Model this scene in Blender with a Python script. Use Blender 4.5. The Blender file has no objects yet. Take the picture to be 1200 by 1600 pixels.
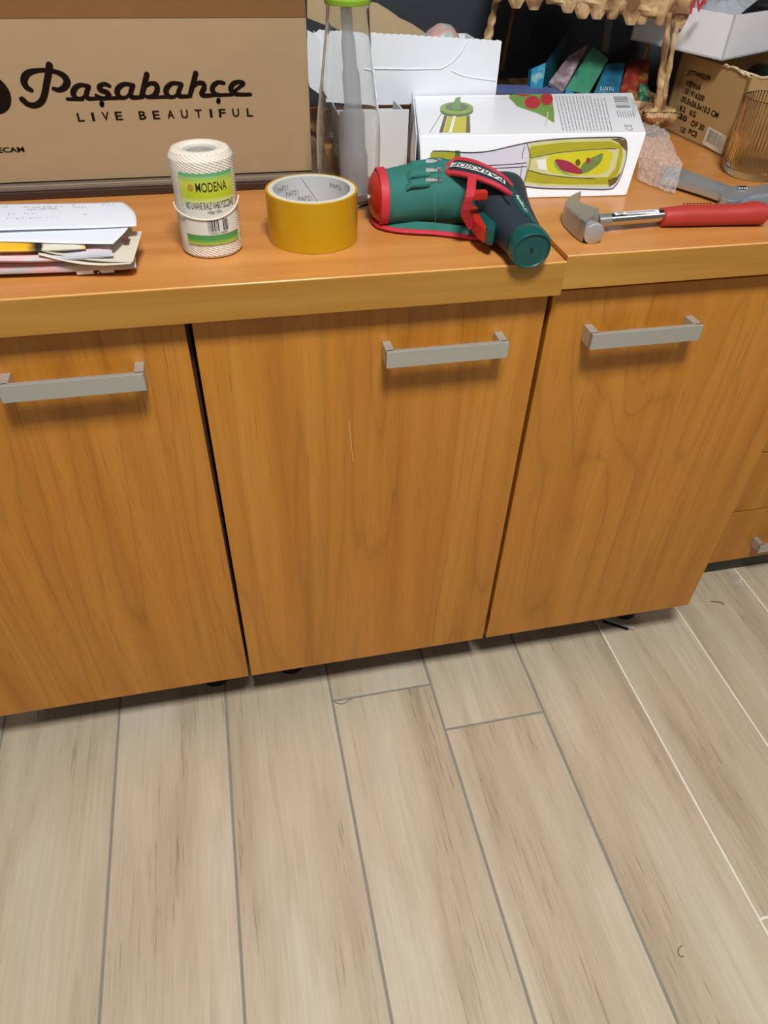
import bpy, bmesh, math, random
from mathutils import Vector, Matrix, noise
random.seed(7)
PI = math.pi
SC = bpy.context.scene
COL = SC.collection
# ------------------------------------------------------------ camera (solved from the door and tile edges)
CP = Vector((0.05075, -0.78881, 1.21456)); YAW, PITCH, ROLL, FPX = -0.2361, 0.832, 0.0347, 1110.54
cd = bpy.data.cameras.new('camera'); cam = bpy.data.objects.new('camera', cd); COL.objects.link(cam)
RM = Matrix.Rotation(YAW, 3, 'Z') @ Matrix.Rotation(PITCH, 3, 'X') @ Matrix.Rotation(ROLL, 3, 'Z')
cam.matrix_world = Matrix.Translation(CP) @ RM.to_4x4()
cd.sensor_fit = 'VERTICAL'; cd.sensor_height = 32.0; cd.lens = FPX / 1600 * 32.0; cd.clip_start = 0.02
SC.camera = cam
# ------------------------------------------------------------ world, exposure
w = bpy.data.worlds.new('world'); SC.world = w; w.use_nodes = True
w.node_tree.nodes['Background'].inputs[0].default_value = (0.9, 0.95, 1, 1)
w.node_tree.nodes['Background'].inputs[1].default_value = 0.3
SC.view_settings.view_transform = 'Standard'; SC.view_settings.look = 'None'
SC.view_settings.exposure = 0.16; SC.view_settings.gamma = 1.0; SC.view_settings.use_curve_mapping = False
LAMPS = [(0.2, -0.98, 47.0), (1.95, -0.98, 6.0), (-1.55, -0.98, 6.0), (0.2, -2.6, 1.5), (1.95, -2.6, 1.5)]  # first lamp follows the handle shadows; the other four are added fill
LIGHT_COL = (1.0, 0.99, 0.975)
CEIL = 2.6

# ------------------------------------------------------------ helpers
def ray(u, v): return RM @ Vector(((u - 600) / FPX, -(v - 800) / FPX, -1.0))
def onz(u, v, z): d = ray(u, v); return CP + d * ((z - CP.z) / d.z)
def ony(u, v, y): d = ray(u, v); return CP + d * ((y - CP.y) / d.y)
def onp(u, v, P0, n):
    d = ray(u, v); n = Vector(n); return CP + d * (n.dot(Vector(P0) - CP) / n.dot(d))
MATW = {}
def tag(o, label=None, cat=None, group=None, kind=None):
    if label: o['label'] = label
    if cat: o['category'] = cat
    if group: o['group'] = group
    if kind: o['kind'] = kind
    return o
def thing(name, label, cat, loc=(0, 0, 0), rotz=0, group=None):
    o = bpy.data.objects.new(name, None); COL.objects.link(o)
    o.location = loc; o.rotation_euler = (0, 0, rotz); o.empty_display_size = 0.02
    MATW[o.name] = Matrix.Translation(loc) @ Matrix.Rotation(rotz, 4, 'Z')
    return tag(o, label, cat, group)
def obj(name, bm, mat, parent=None, world=True, smooth=False, label=None, kind=None, loc=None):
    """links a bmesh as one object; world=True: vertices are in world coordinates"""
    if parent is not None and world:
        bmesh.ops.transform(bm, matrix=MATW[parent.name].inverted(), verts=bm.verts)
    me = bpy.data.meshes.new(name)
    if smooth:
        for f in bm.faces: f.smooth = True
    bm.to_mesh(me); bm.free()
    for m in (mat if isinstance(mat, (list, tuple)) else [mat]): me.materials.append(m)
    o = bpy.data.objects.new(name, me); COL.objects.link(o)
    MATW[o.name] = Matrix.Identity(4)
    if parent is not None:
        o.parent = parent; MATW[o.name] = MATW[parent.name].copy()
    if loc is not None:
        for v in me.vertices: v.co -= Vector(loc)
        o.location = loc; MATW[o.name] = MATW[o.name] @ Matrix.Translation(loc)
    if smooth:
        try: me.set_sharp_from_angle(angle=math.radians(38))
        except Exception: pass
    return tag(o, label, None, None, kind)
def B(): return bmesh.new()
def box(bm, lo, hi, bev=0.0, seg=2, M=None):
    r = bmesh.ops.create_cube(bm, size=1.0); vs = r['verts']
    lo, hi = Vector(lo), Vector(hi)
    for v in vs: v.co = Vector([lo[i] + (v.co[i] + .5) * (hi[i] - lo[i]) for i in range(3)])
    if bev:
        es = {e for v in vs for e in v.link_edges}
        rr = bmesh.ops.bevel(bm, geom=list(es), offset=bev, segments=seg, affect='EDGES', profile=.5)
        vs = list({v for f in rr['faces'] for v in f.verts} | {v for v in vs if v.is_valid})
    if M is not None: bmesh.ops.transform(bm, matrix=M, verts=vs)
    return bm
def poly(bm, pts, vec=None):
    """a polygon, extruded along vec into a slab when given"""
    vs = [bm.verts.new(Vector(p)) for p in pts]
    f = bm.faces.new(vs)
    if vec is not None:
        vec = Vector(vec)
        us = [bm.verts.new(Vector(p) + vec) for p in pts]
        bm.faces.new(us[::-1])
        n = len(pts)
        for i in range(n):
            bm.faces.new((vs[(i + 1) % n], vs[i], us[i], us[(i + 1) % n]))
        bmesh.ops.recalc_face_normals(bm, faces=bm.faces[:])
    return bm
def grid(bm, nu, nv, fn, closeu=False, closev=False):
    V = [[bm.verts.new(fn(i / (nu if closeu else nu - 1), j / (nv if closev else nv - 1))) for j in range(nv)] for i in range(nu)]
    for i in range(nu if closeu else nu - 1):
        for j in range(nv if closev else nv - 1):
            bm.faces.new((V[i][j], V[(i + 1) % nu][j], V[(i + 1) % nu][(j + 1) % nv], V[i][(j + 1) % nv]))
    return V
def lathe(bm, prof, c=(0, 0, 0), n=48, caps=True, fn=None):
    c = Vector(c); rings = []
    for (r, z) in prof:
        ring = []
        for i in range(n):
            a = 2 * PI * i / n; rr = r if fn is None else fn(r, z, a)
            ring.append(bm.verts.new(c + Vector((rr * math.cos(a), rr * math.sin(a), z))))
        rings.append(ring)
    for a, b in zip(rings[:-1], rings[1:]):
        for i in range(n): bm.faces.new((a[i], a[(i + 1) % n], b[(i + 1) % n], b[i]))
    if caps:
        bm.faces.new(rings[0][::-1]); bm.faces.new(rings[-1])
    return bm
def frame_for(d):
    d = d.normalized(); up = Vector((0, 0, 1)) if abs(d.z) < .93 else Vector((0, 1, 0))
    s = d.cross(up).normalized(); return s, s.cross(d).normalized()
def tube(bm, pts, r, n=10, caps=True, flat=1.0, twist=0.0, lobes=0, amp=0.0):
    pts = [Vector(p) for p in pts]; R = r if isinstance(r, (list, tuple)) else [r] * len(pts)
    rings = []
    for i, p in enumerate(pts):
        d = pts[min(i + 1, len(pts) - 1)] - pts[max(i - 1, 0)]
        s, t = frame_for(d); ring = []
        for k in range(n):
            a = 2 * PI * k / n; q = R[i] * (1 + amp * math.cos(lobes * a + twist * i)) if lobes else R[i]
            ring.append(bm.verts.new(p + s * (q * math.cos(a)) + t * (q * flat * math.sin(a))))
        rings.append(ring)
    for a, b in zip(rings[:-1], rings[1:]):
        for k in range(n): bm.faces.new((a[k], a[(k + 1) % n], b[(k + 1) % n], b[k]))
    if caps: bm.faces.new(rings[0][::-1]); bm.faces.new(rings[-1])
    return bm
def loft(bm, secs, n=28, caps=True):
    """secs: (centre, sidevec, upvec, exponent)"""
    rings = []
    for c, s, t, e in secs:
        c, s, t = Vector(c), Vector(s), Vector(t); ring = []
        for k in range(n):
            a = 2 * PI * k / n; ca, sa = math.cos(a), math.sin(a)
            x = math.copysign(abs(ca) ** (2 / e), ca); y = math.copysign(abs(sa) ** (2 / e), sa)
            ring.append(bm.verts.new(c + s * x + t * y))
        rings.append(ring)
    for a, b in zip(rings[:-1], rings[1:]):
        for k in range(n): bm.faces.new((a[k], a[(k + 1) % n], b[(k + 1) % n], b[k]))
    if caps: bm.faces.new(rings[0][::-1]); bm.faces.new(rings[-1])
    bmesh.ops.recalc_face_normals(bm, faces=bm.faces[:])
    return bm
def smooth_path(pts, k=6, closed=False):
    pts = [Vector(p) for p in pts]; out = []; n = len(pts)
    rng = range(n if closed else n - 1)
    for i in rng:
        g = (lambda j: pts[j % n]) if closed else (lambda j: pts[max(0, min(n - 1, j))])
        p0, p1, p2, p3 = g(i - 1), g(i), g(i + 1), g(i + 2)
        for s in range(k):
            t = s / k
            out.append(.5 * ((2 * p1) + (p2 - p0) * t + (2 * p0 - 5 * p1 + 4 * p2 - p3) * t * t + (3 * p1 - p0 - 3 * p2 + p3) * t ** 3))
    if not closed: out.append(pts[-1])
    return out
def stroke(bm, pts, wds, n):
    """a flat ribbon of varying width lying in the plane of normal n, round ends"""
    n = Vector(n).normalized(); pts = [Vector(p) for p in pts]
    W = wds if isinstance(wds, list) else [wds] * len(pts); L = []; Rr = []
    for i, p in enumerate(pts):
        d = (pts[min(i + 1, len(pts) - 1)] - pts[max(i - 1, 0)]).normalized(); s = d.cross(n).normalized()
        L.append(p + s * W[i] / 2); Rr.append(p - s * W[i] / 2)
    vl = [bm.verts.new(p) for p in L]; vr = [bm.verts.new(p) for p in Rr]
    for i in range(len(pts) - 1): bm.faces.new((vl[i], vl[i + 1], vr[i + 1], vr[i]))
    for (p, wd, d) in ((pts[0], W[0], pts[0] - pts[1]), (pts[-1], W[-1], pts[-1] - pts[-2])): disc(bm, p + n * .00001, wd / 2, n, 12)
def disc(bm, c, r, n, k=24, ry=None, ax=None):
    n = Vector(n).normalized(); s, t = frame_for(n)
    if ax is not None: s = Vector(ax).normalized(); t = n.cross(s)
    bm.faces.new([bm.verts.new(Vector(c) + s * r * math.cos(2 * PI * i / k) + t * (ry or r) * math.sin(2 * PI * i / k)) for i in range(k)])
def text_bm(s, width=None, height=None, bold=0.0, shear=0.0, spacing=1.0):
    cu = bpy.data.curves.new('t', 'FONT'); cu.body = s; cu.size = 1; cu.offset = bold; cu.shear = shear; cu.space_character = spacing
    cu.resolution_u = 3
    o = bpy.data.objects.new('t', cu); COL.objects.link(o); bpy.context.view_layer.update()
    dg = bpy.context.evaluated_depsgraph_get(); me = bpy.data.meshes.new_from_object(o.evaluated_get(dg))
    bm = B(); bm.from_mesh(me); bpy.data.objects.remove(o); bpy.data.meshes.remove(me); bpy.data.curves.remove(cu)
    xs = [v.co.x for v in bm.verts]; ys = [v.co.y for v in bm.verts]
    x0, x1, y0, y1 = min(xs), max(xs), min(ys), max(ys)
    sx = width / (x1 - x0) if width else None; sy = height / (y1 - y0) if height else None
    sx = sx or sy; sy = sy or sx
    for v in bm.verts: v.co = Vector(((v.co.x - x0) * sx, (v.co.y - y0) * sy, 0))
    return bm
def text_on(s, name, mat, parent, O, X, U, width=None, height=None, lift=.0003, **k):
    """flat lettering: O lower-left corner, X reading direction, U up direction"""
    bm = text_bm(s, width, height, **k); X = Vector(X).normalized(); U = Vector(U); U = (U - X * U.dot(X)).normalized(); N = X.cross(U)
    M = Matrix(((X.x, U.x, N.x, 0), (X.y, U.y, N.y, 0), (X.z, U.z, N.z, 0), (0, 0, 0, 1)))
    bmesh.ops.transform(bm, matrix=Matrix.Translation(Vector(O) + N * lift) @ M, verts=bm.verts)
    return obj(name, bm, mat, parent)
def sol(o, t, off=0.0):
    m = o.modifiers.new('s', 'SOLIDIFY'); m.thickness = t; m.offset = off; return o

# ------------------------------------------------------------ materials
def lin(c):
    if isinstance(c, str): c = [int(c[i:i + 2], 16) / 255 for i in (0, 2, 4)]
    return tuple(((x / 12.92) if x <= .04045 else ((x + .055) / 1.055) ** 2.4) for x in c) + (1,)
class NT:
    def __init__(s, name):
        s.m = bpy.data.materials.new(name); s.m.use_nodes = True; s.n = s.m.node_tree.nodes; s.l = s.m.node_tree.links
        s.b = s.n['Principled BSDF']
    def node(s, t, **k):
        x = s.n.new(t)
        for a, v in k.items():
            if a.startswith('i_'): x.inputs[a[2:].replace('_', ' ')].default_value = v
            else: setattr(x, a, v)
        return x
    def link(s, a, b): s.l.new(a, b)
    def coords(s, scale=(1, 1, 1), rnd=False, space='Object'):
        tc = s.node('ShaderNodeTexCoord'); mp = s.node('ShaderNodeMapping'); mp.inputs['Scale'].default_value = scale
        s.link(tc.outputs[space], mp.inputs['Vector'])
        if rnd:
            oi = s.node('ShaderNodeObjectInfo'); mu = s.node('ShaderNodeVectorMath', operation='SCALE'); mu.inputs[0].default_value = (37, 53, 11)
            s.link(oi.outputs['Random'], mu.inputs['Scale']); s.link(mu.outputs[0], mp.inputs['Location'])
        return mp.outputs[0]
    def noise(s, vec, scale, detail=3, rough=.55, dist=0.0):
        x = s.node('ShaderNodeTexNoise'); x.inputs['Scale'].default_value = scale; x.inputs['Detail'].default_value = detail
        x.inputs['Roughness'].default_value = rough; x.inputs['Distortion'].default_value = dist
        if vec is not None: s.link(vec, x.inputs['Vector'])
        return x.outputs['Fac']
    def ramp(s, fac, stops, interp='LINEAR'):
        x = s.node('ShaderNodeValToRGB'); e = x.color_ramp.elements; x.color_ramp.interpolation = interp
        while len(e) > 1: e.remove(e[-1])
        e[0].position, e[0].color = stops[0][0], lin(stops[0][1])
        for p, c in stops[1:]:
            q = e.new(p); q.color = lin(c)
        s.link(fac, x.inputs[0]); return x.outputs[0]
    def mix(s, fac, a, b, mode='MIX'):
        x = s.node('ShaderNodeMix', data_type='RGBA', blend_type=mode)
        for k, v in ((0, fac), (6, a), (7, b)):
            if hasattr(v, 'node'): s.link(v, x.inputs[k])
            else: x.inputs[k].default_value = v if k == 0 else (lin(v) if isinstance(v, str) else v)
        return x.outputs[2]
    def math(s, op, a, b=0.0):
        x = s.node('ShaderNodeMath', operation=op)
        for k, v in ((0, a), (1, b)):
            if hasattr(v, 'node'): s.link(v, x.inputs[k])
            else: x.inputs[k].default_value = v
        return x.outputs[0]
    def bump(s, h, strength=.3, dist=.001):
        x = s.node('ShaderNodeBump'); x.inputs['Strength'].default_value = strength; x.inputs['Distance'].default_value = dist
        s.link(h, x.inputs['Height']); s.link(x.outputs[0], s.b.inputs['Normal'])
    def col(s, c):
        if hasattr(c, 'node'): s.link(c, s.b.inputs['Base Color'])
        else: s.b.inputs['Base Color'].default_value = lin(c)
def simple(name, c, rough=.5, metal=0, var=0.0, vs=60, bump=0.0, bs=400, coat=0, spec=.5, stretch=(1, 1, 1), trans=0.0, ior=1.5):
    t = NT(name); t.b.inputs['Roughness'].default_value = rough; t.b.inputs['Metallic'].default_value = metal
    t.b.inputs['Specular IOR Level'].default_value = spec; t.b.inputs['Coat Weight'].default_value = coat
    t.b.inputs['Transmission Weight'].default_value = trans; t.b.inputs['IOR'].default_value = ior
    v = t.coords(stretch)
    if var:
        n = t.noise(v, vs, 4); g = t.math('ADD', t.math('MULTIPLY', t.math('SUBTRACT', n, .5), var * 2), 1.0)
        t.col(t.mix(1.0, lin(c), g, 'MULTIPLY'))
    else: t.col(c)
    if bump: t.bump(t.noise(v, bs, 3), bump, .0006)
    return t.m
def wood_vertical():
    t = NT('door_wood_laminate')
    v = t.coords((1, .001, 1), rnd=False); oi = t.node('ShaderNodeObjectInfo')
    ofs = t.node('ShaderNodeVectorMath', operation='ADD'); sc = t.node('ShaderNodeVectorMath', operation='SCALE'); sc.inputs[0].default_value = (17, 0, 31)
    t.link(oi.outputs['Random'], sc.inputs['Scale']); t.link(v, ofs.inputs[0]); t.link(sc.outputs[0], ofs.inputs[1]); v = ofs.outputs[0]
    def st(x, z):
        m = t.node('ShaderNodeMapping'); m.inputs['Scale'].default_value = (x, 1, z); t.link(v, m.inputs['Vector']); return m.outputs[0]
    big = t.noise(st(5.5, .62), 1.0, 2.5, .45, .5)
    wav = t.math('FRACT', t.math('MULTIPLY', big, 15.0))
    wav = t.math('ABSOLUTE', t.math('SUBTRACT', wav, .5))           # soft contour lines: cathedral grain
    fine = t.noise(st(260, 5), 1.0, 4, .65)
    mid = t.noise(st(26, .9), 1.0, 3, .5, .2)
    speck = t.noise(st(620, 13), 1.0, 2, .5)
    c = t.ramp(mid, [(.25, 'B07022'), (.5, 'BE7D2B'), (.75, 'CA8B37')])
    g1 = t.math('ADD', t.math('MULTIPLY', t.ramp(wav, [(0, '000000'), (.035, '909090'), (.10, 'E0E0E0'), (.3, 'FFFFFF')]), .17), .84)
    g2 = t.math('ADD', t.math('MULTIPLY', fine, .36), .82)
    g3 = t.ramp(speck, [(.30, 'A89A8C'), (.37, 'FFFFFF')])
    c = t.mix(1.0, c, g1, 'MULTIPLY'); c = t.mix(1.0, c, g2, 'MULTIPLY'); c = t.mix(.6, c, g3, 'MULTIPLY')
    t.col(c); t.b.inputs['Roughness'].default_value = .34; t.b.inputs['Specular IOR Level'].default_value = .45
    t.bump(fine, .12, .0004)
    return t.m
def wood_horizontal(name, cols, rough=.3, fs=1.0):
    t = NT(name); v = t.coords((2.0, 30, 30)); v2 = t.coords((5, 220, 220)); v3 = t.coords((.8, 5, 5))
    mid = t.noise(v, 1.0, 3, .5, .3); fine = t.noise(v2, 1.0, 4, .6); big = t.noise(v3, 2.0, 2)
    c = t.ramp(mid, [(.3, cols[0]), (.5, cols[1]), (.7, cols[2])])
    c = t.mix(1.0, c, t.math('ADD', t.math('MULTIPLY', fine, .2 * fs), 1 - .1 * fs), 'MULTIPLY')
    c = t.mix(1.0, c, t.math('ADD', t.math('MULTIPLY', big, .16), .92), 'MULTIPLY')
    t.col(c); t.b.inputs['Roughness'].default_value = rough; t.bump(fine, .08, .0004)
    return t.m
def tile_mat():
    t = NT('wood_look_tile'); v = t.coords((1, 1, 1), rnd=True)
    def st(x, y):
        m = t.node('ShaderNodeMapping'); m.inputs['Scale'].default_value = (x, y, 1); t.link(v, m.inputs['Vector']); return m.outputs[0]
    mid = t.noise(st(13, 1.6), 1.0, 3, .55, .4); fine = t.noise(st(170, 7), 1.0, 6, .7, .6); dark = t.noise(st(48, 3.2), 1.0, 4, .6, .8)
    patch = t.noise(st(5, 2.2), 1.0, 2); crk = t.noise(st(300, 10), 1.0, 3, .6)
    c = t.ramp(mid, [(.28, '9F927B'), (.42, 'B5A890'), (.58, 'C1B69F'), (.75, 'CCC4B2')])
    c = t.mix(t.math('MULTIPLY', patch, .42), c, 'C3AB90')
    c = t.mix(1.0, c, t.math('ADD', t.math('MULTIPLY', fine, .50), .77), 'MULTIPLY')
    c = t.mix(t.ramp(dark, [(.55, '000000'), (.75, '909090')]), c, '8C7556')
    gate = t.math('MULTIPLY', t.ramp(crk, [(.60, '000000'), (.66, 'FFFFFF')]), t.ramp(mid, [(.42, 'BBBBBB'), (.52, '000000')]))
    c = t.mix(gate, c, '6E5638')
    t.col(c); t.b.inputs['Roughness'].default_value = .5; t.b.inputs['Specular IOR Level'].default_value = .35
    t.bump(fine, .15, .0005)
    return t.m
def grout_mat():
    t = NT('grout'); tc = t.node('ShaderNodeTexCoord'); sx = t.node('ShaderNodeSeparateXYZ'); t.link(tc.outputs['Object'], sx.inputs[0])
    f = t.math('GREATER_THAN', sx.outputs[0], .70)
    n = t.noise(t.coords(), 60, 3)
    c = t.mix(f, '87857D', 'E4DFD2'); c = t.mix(1.0, c, t.math('ADD', t.math('MULTIPLY', n, .3), .85), 'MULTIPLY'); t.col(c); t.b.inputs['Roughness'].default_value = .9
    return t.m
def fabric_mat(name, a, b, sc=1500, bump=.5):
    t = NT(name); tc = t.node('ShaderNodeTexCoord'); w1 = t.node('ShaderNodeTexWave', wave_type='BANDS', bands_direction='DIAGONAL')
    w1.inputs['Scale'].default_value = sc / 6; w1.inputs['Distortion'].default_value = .5; t.link(tc.outputs['Object'], w1.inputs['Vector'])
    w2 = t.node('ShaderNodeTexWave', wave_type='BANDS', bands_direction='X'); w2.inputs['Scale'].default_value = sc / 5; t.link(tc.outputs['Object'], w2.inputs['Vector'])
    h = t.math('MULTIPLY', w1.outputs['Fac'], w2.outputs['Fac']); t.col(t.mix(h, a, b)); t.b.inputs['Roughness'].default_value = .8; t.bump(h, bump, .0006)
    return t.m
def glass_mat(name, c=(1, 1, 1, 1), rough=0.0, ior=1.45):
    t = NT(name); t.b.inputs['Base Color'].default_value = c; t.b.inputs['Transmission Weight'].default_value = 1; t.b.inputs['Roughness'].default_value = rough
    t.b.inputs['IOR'].default_value = ior; return t.m
def film_mat(name, c, alpha, rough=.12, bump=0.0, bs=200, spec=.8):
    t = NT(name); t.b.inputs['Base Color'].default_value = lin(c); t.b.inputs['Alpha'].default_value = alpha; t.b.inputs['Roughness'].default_value = rough
    t.b.inputs['Specular IOR Level'].default_value = spec
    if bump: t.bump(t.noise(t.coords(), bs, 3), bump, .002)
    return t.m
def vgrad(name, stops, z0, z1, rough=.4):
    """printed colour bands along the object's z"""
    t = NT(name); tc = t.node('ShaderNodeTexCoord'); sx = t.node('ShaderNodeSeparateXYZ'); t.link(tc.outputs['Object'], sx.inputs[0])
    f = t.math('DIVIDE', t.math('SUBTRACT', sx.outputs[2], z0), z1 - z0); t.col(t.ramp(f, stops)); t.b.inputs['Roughness'].default_value = rough; return t.m
M_door = wood_vertical()
M_top = wood_horizontal('worktop_laminate', ('BC7B3C', 'C58443', 'CE8F4E'), .3, .8)
M_edge = wood_horizontal('worktop_edge_band', ('A6742A', 'B28136', 'BE8E42'), .34, 1.2)
M_tile = tile_mat(); M_grout = grout_mat()
M_carc = simple('dark_carcass', '4E2A16', .6, var=.1)
M_black = simple('black_plastic', '131313', .45)
M_plinth = simple('anthracite_plinth', '34332F', .5, var=.15, vs=20)
M_alu = simple('brushed_aluminium', 'BDBEB8', .36, metal=.55, var=.04, vs=300)
M_wall = simple('slate_paint', '373C44', .7, var=.03, vs=8)
M_white = simple('white_plaster', '8E8E8C', .8)
M_card = simple('brown_cardboard', 'A88F6C', .85, var=.06, vs=90, bump=.1, stretch=(.3, 1, 1))
M_card2 = simple('tan_cardboard', 'B0915F', .85, var=.07, vs=40, bump=.1)
M_cardin = simple('cardboard_inside', 'B59F7C', .88, var=.05, vs=60)
M_wcard = simple('white_cardboard', 'E6EAF0', .7, var=.02, vs=40, bump=.12, bs=120)
M_wgloss = simple('white_coated_card', 'F2F4FA', .35, var=.015)
M_ink = simple('dark_brown_ink', '1C120C', .9, var=.25, vs=500, spec=.08)
M_inkg = simple('grey_ink', '7D7F86', .7)
M_blackink = simple('black_ink', '1B1B1C', .6)
M_traywood = simple('dark_brown_board', '3B2820', .45)
M_traygrey = simple('grey_brown_board', '746558', .45, var=.12, vs=30, stretch=(.2, 3, 1))

# ------------------------------------------------------------ the room shell
ZT = .8663; ZT2 = .8720; ZB = .109
def structure(name, bm, m, **k):
    return obj(name, bm, m, kind='structure', **k)
X0, X1, Y0, Y1 = -1.9, 2.6, -3.2, .74
fl = structure('floor', box(B(), (X0, Y0, -.05), (X1, Y1, -.0012)), M_grout)
JX = [-.4665, -.257, -.057, .147, .347, .5475, .745, .9398]
while JX[0] > X0: JX.insert(0, JX[0] - .2005)
while JX[-1] < X1: JX.append(JX[-1] + .2005)
CROSS = {-.4665: .262, -.257: .5, -.057: .21, .147: -.011, .347: -.115, .5475: .34, .745: -.533, .9398: .42}
me_tile = {}
def tile(xa, xb, ya, yb):
    g = .0021; xa, xb, ya, yb = xa + g, xb - g, ya + g, yb - g; key = (round(xb - xa, 3), round(yb - ya, 3))
    if key not in me_tile:
        bm = B(); hx, hy = (xb - xa) / 2, (yb - ya) / 2; b = .0009
        lo = [bm.verts.new((sx * hx, sy * hy, -.002)) for sx, sy in ((-1, -1), (1, -1), (1, 1), (-1, 1))]
        mi = [bm.verts.new((sx * hx, sy * hy, -b)) for sx, sy in ((-1, -1), (1, -1), (1, 1), (-1, 1))]
        hi = [bm.verts.new((sx * (hx - b), sy * (hy - b), 0)) for sx, sy in ((-1, -1), (1, -1), (1, 1), (-1, 1))]
        for a, c in ((lo, mi), (mi, hi)):
            for i in range(4): bm.faces.new((a[i], a[(i + 1) % 4], c[(i + 1) % 4], c[i]))
        bm.faces.new(hi)
        me = bpy.data.meshes.new('floor_tile'); bm.to_mesh(me); bm.free(); me.materials.append(M_tile); me_tile[key] = me
    o = bpy.data.objects.new('floor_tile', me_tile[key]); COL.objects.link(o); o.location = ((xa + xb) / 2, (ya + yb) / 2, 0); o.parent = fl
for i in range(len(JX) - 1):
    xa, xb = max(JX[i], X0), min(JX[i + 1], X1)
    if xb - xa < .02: continue
    y = CROSS.get(JX[i], random.uniform(-.3, .8))
    while y < Y1: y += 1.2
    while y > Y0:
        ya, yb = max(y - 1.2, Y0), min(y, Y1)
        if yb - ya > .01: tile(xa, xb, ya, yb)
        y -= 1.2
structure('ceiling', box(B(), (X0, Y0, CEIL), (X1, Y1, CEIL + .05)), M_white)
structure('wall_back', box(B(), (X0, Y1, -.05), (X1, Y1 + .05, CEIL + .05)), M_wall)
structure('wall_front', box(B(), (X0, Y0 - .05, -.05), (X1, Y0, CEIL + .05)), M_white)
structure('wall_left', box(B(), (X0 - .05, Y0, -.05), (X0, Y1, CEIL + .05)), M_white)
structure('wall_right', box(B(), (X1, Y0, -.05), (X1 + .05, Y1, CEIL + .05)), M_white)
def emis(name, c, s):
    t = NT(name); t.b.inputs['Emission Color'].default_value = c + (1,); t.b.inputs['Emission Strength'].default_value = s; t.b.inputs['Base Color'].default_value = (.8, .8, .8, 1); return t.m
M_diff = emis('lamp_diffuser', LIGHT_COL, 2.0)
POSN = ['above the left cabinets', 'above the drawer cabinet, added for fill', 'by the left wall, added for fill', 'at the back of the room, added for fill', 'in the far right corner, added for fill']
for (x, y, e), pos in zip(LAMPS, POSN):
    t = thing('main_or_fill_panel', 'square white ceiling light panel ' + pos, 'ceiling light', (x, y, CEIL), 0, 'ceiling light panels')
    bm = B()
    for a, b in (((-.22, -.22), (.22, -.20)), ((-.22, .20), (.22, .22)), ((-.22, -.20), (-.20, .20)), ((.20, -.20), (.22, .20))): box(bm, (x + a[0], y + a[1], CEIL - .03), (x + b[0], y + b[1], CEIL))
    obj('frame', bm, M_white, t)
    obj('diffuser', box(B(), (x - .20, y - .20, CEIL - .012), (x + .20, y + .20, CEIL)), M_diff, t)
    ld = bpy.data.lights.new('panel_light', 'AREA'); ld.shape = 'SQUARE'; ld.size = .40; ld.energy = e; ld.color = LIGHT_COL
    lo = bpy.data.objects.new('panel_light', ld); COL.objects.link(lo); lo.location = (0, 0, -.035); lo.parent = t

# ------------------------------------------------------------ cabinets
def handle(xa, xb, parent, z0=.747, z1=.7695, yf=-.030, ybk=-.0002, wd=.011):
    bm = B(); y1 = ybk
    box(bm, (xa, yf, z0), (xb, yf + .007, z1), .0008)
    box(bm, (xa, yf + .004, z0), (xa + wd, y1, z1), .0008); box(bm, (xb - wd, yf + .004, z0), (xb, y1, z1), .0008)
    return obj('handle', bm, M_alu, parent, label='flat brushed metal bow handle')
def cabinet(label, xl, xr, dl, dr, hx, feet, tilt=0.0):
    t = thing('base_cabinet', label, 'cabinet', ((xl + xr) / 2, .28, 0))
    bm = B(); zt = ZT - .043
    box(bm, (xl + .001, .021, ZB + .004), (xl + .018, .56, zt)); box(bm, (xr - .018, .021, ZB + .004), (xr - .001, .56, zt))
    box(bm, (xl + .018, .021, ZB + .004), (xr - .018, .56, ZB + .022)); box(bm, (xl + .018, .021, zt - .018), (xr - .018, .56, zt)); box(bm, (xl + .018, .55, ZB + .02), (xr - .018, .56, zt - .018))
    obj('carcass', bm, M_carc, t)
    bm = B(); box(bm, (dl, .0, ZB), (dr, .019, zt - .004), .0012)
    if tilt:
        for v in bm.verts: v.co.x -= tilt * (v.co.z - ZB) / .7
    d = obj('door', bm, M_door, t, loc=(0, 0, 0))
    handle(hx, hx + .160, d)
    for fx, fy in feet + ((xl + .05, .5), (xr - .05, .5)):
        bm = B(); lathe(bm, [(.028, 0), (.028, .006), (.018, .012), (.016, .05), (.022, .09), (.024, ZB + .004)], (fx, fy, 0), 20)
        obj('foot', bm, M_black, t, smooth=True)
    return t, d
c1, d1 = cabinet('orange-brown wooden base cabinet with a single door at the left edge of the photo', -.452, -.002, -.4505, -.0030, -.220, ((-.40, .17), (-.072, .094)), .0035)
c2, d2 = cabinet('middle orange-brown base cabinet, its door carrying a thin pale scratch', 0.0, .449, .0018, .4462, .2300, ((.078, .094), (.40, .17)))
c3, d3 = cabinet('orange-brown base cabinet with a single door under the hammer', .4515, .8883, .4530, .8880, .5050, ((.50, .17), (.818, .094)))
bm = B(); stroke(bm, smooth_path([(.1868, -.0003, .652), (.1885, -.0003, .632), (.1905, -.0003, .606), (.1925, -.0003, .583)], 4), .0012, (0, -1, 0)); obj('scratch', bm, simple('pale_scratch', 'D2A368', .7), d2)
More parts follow.
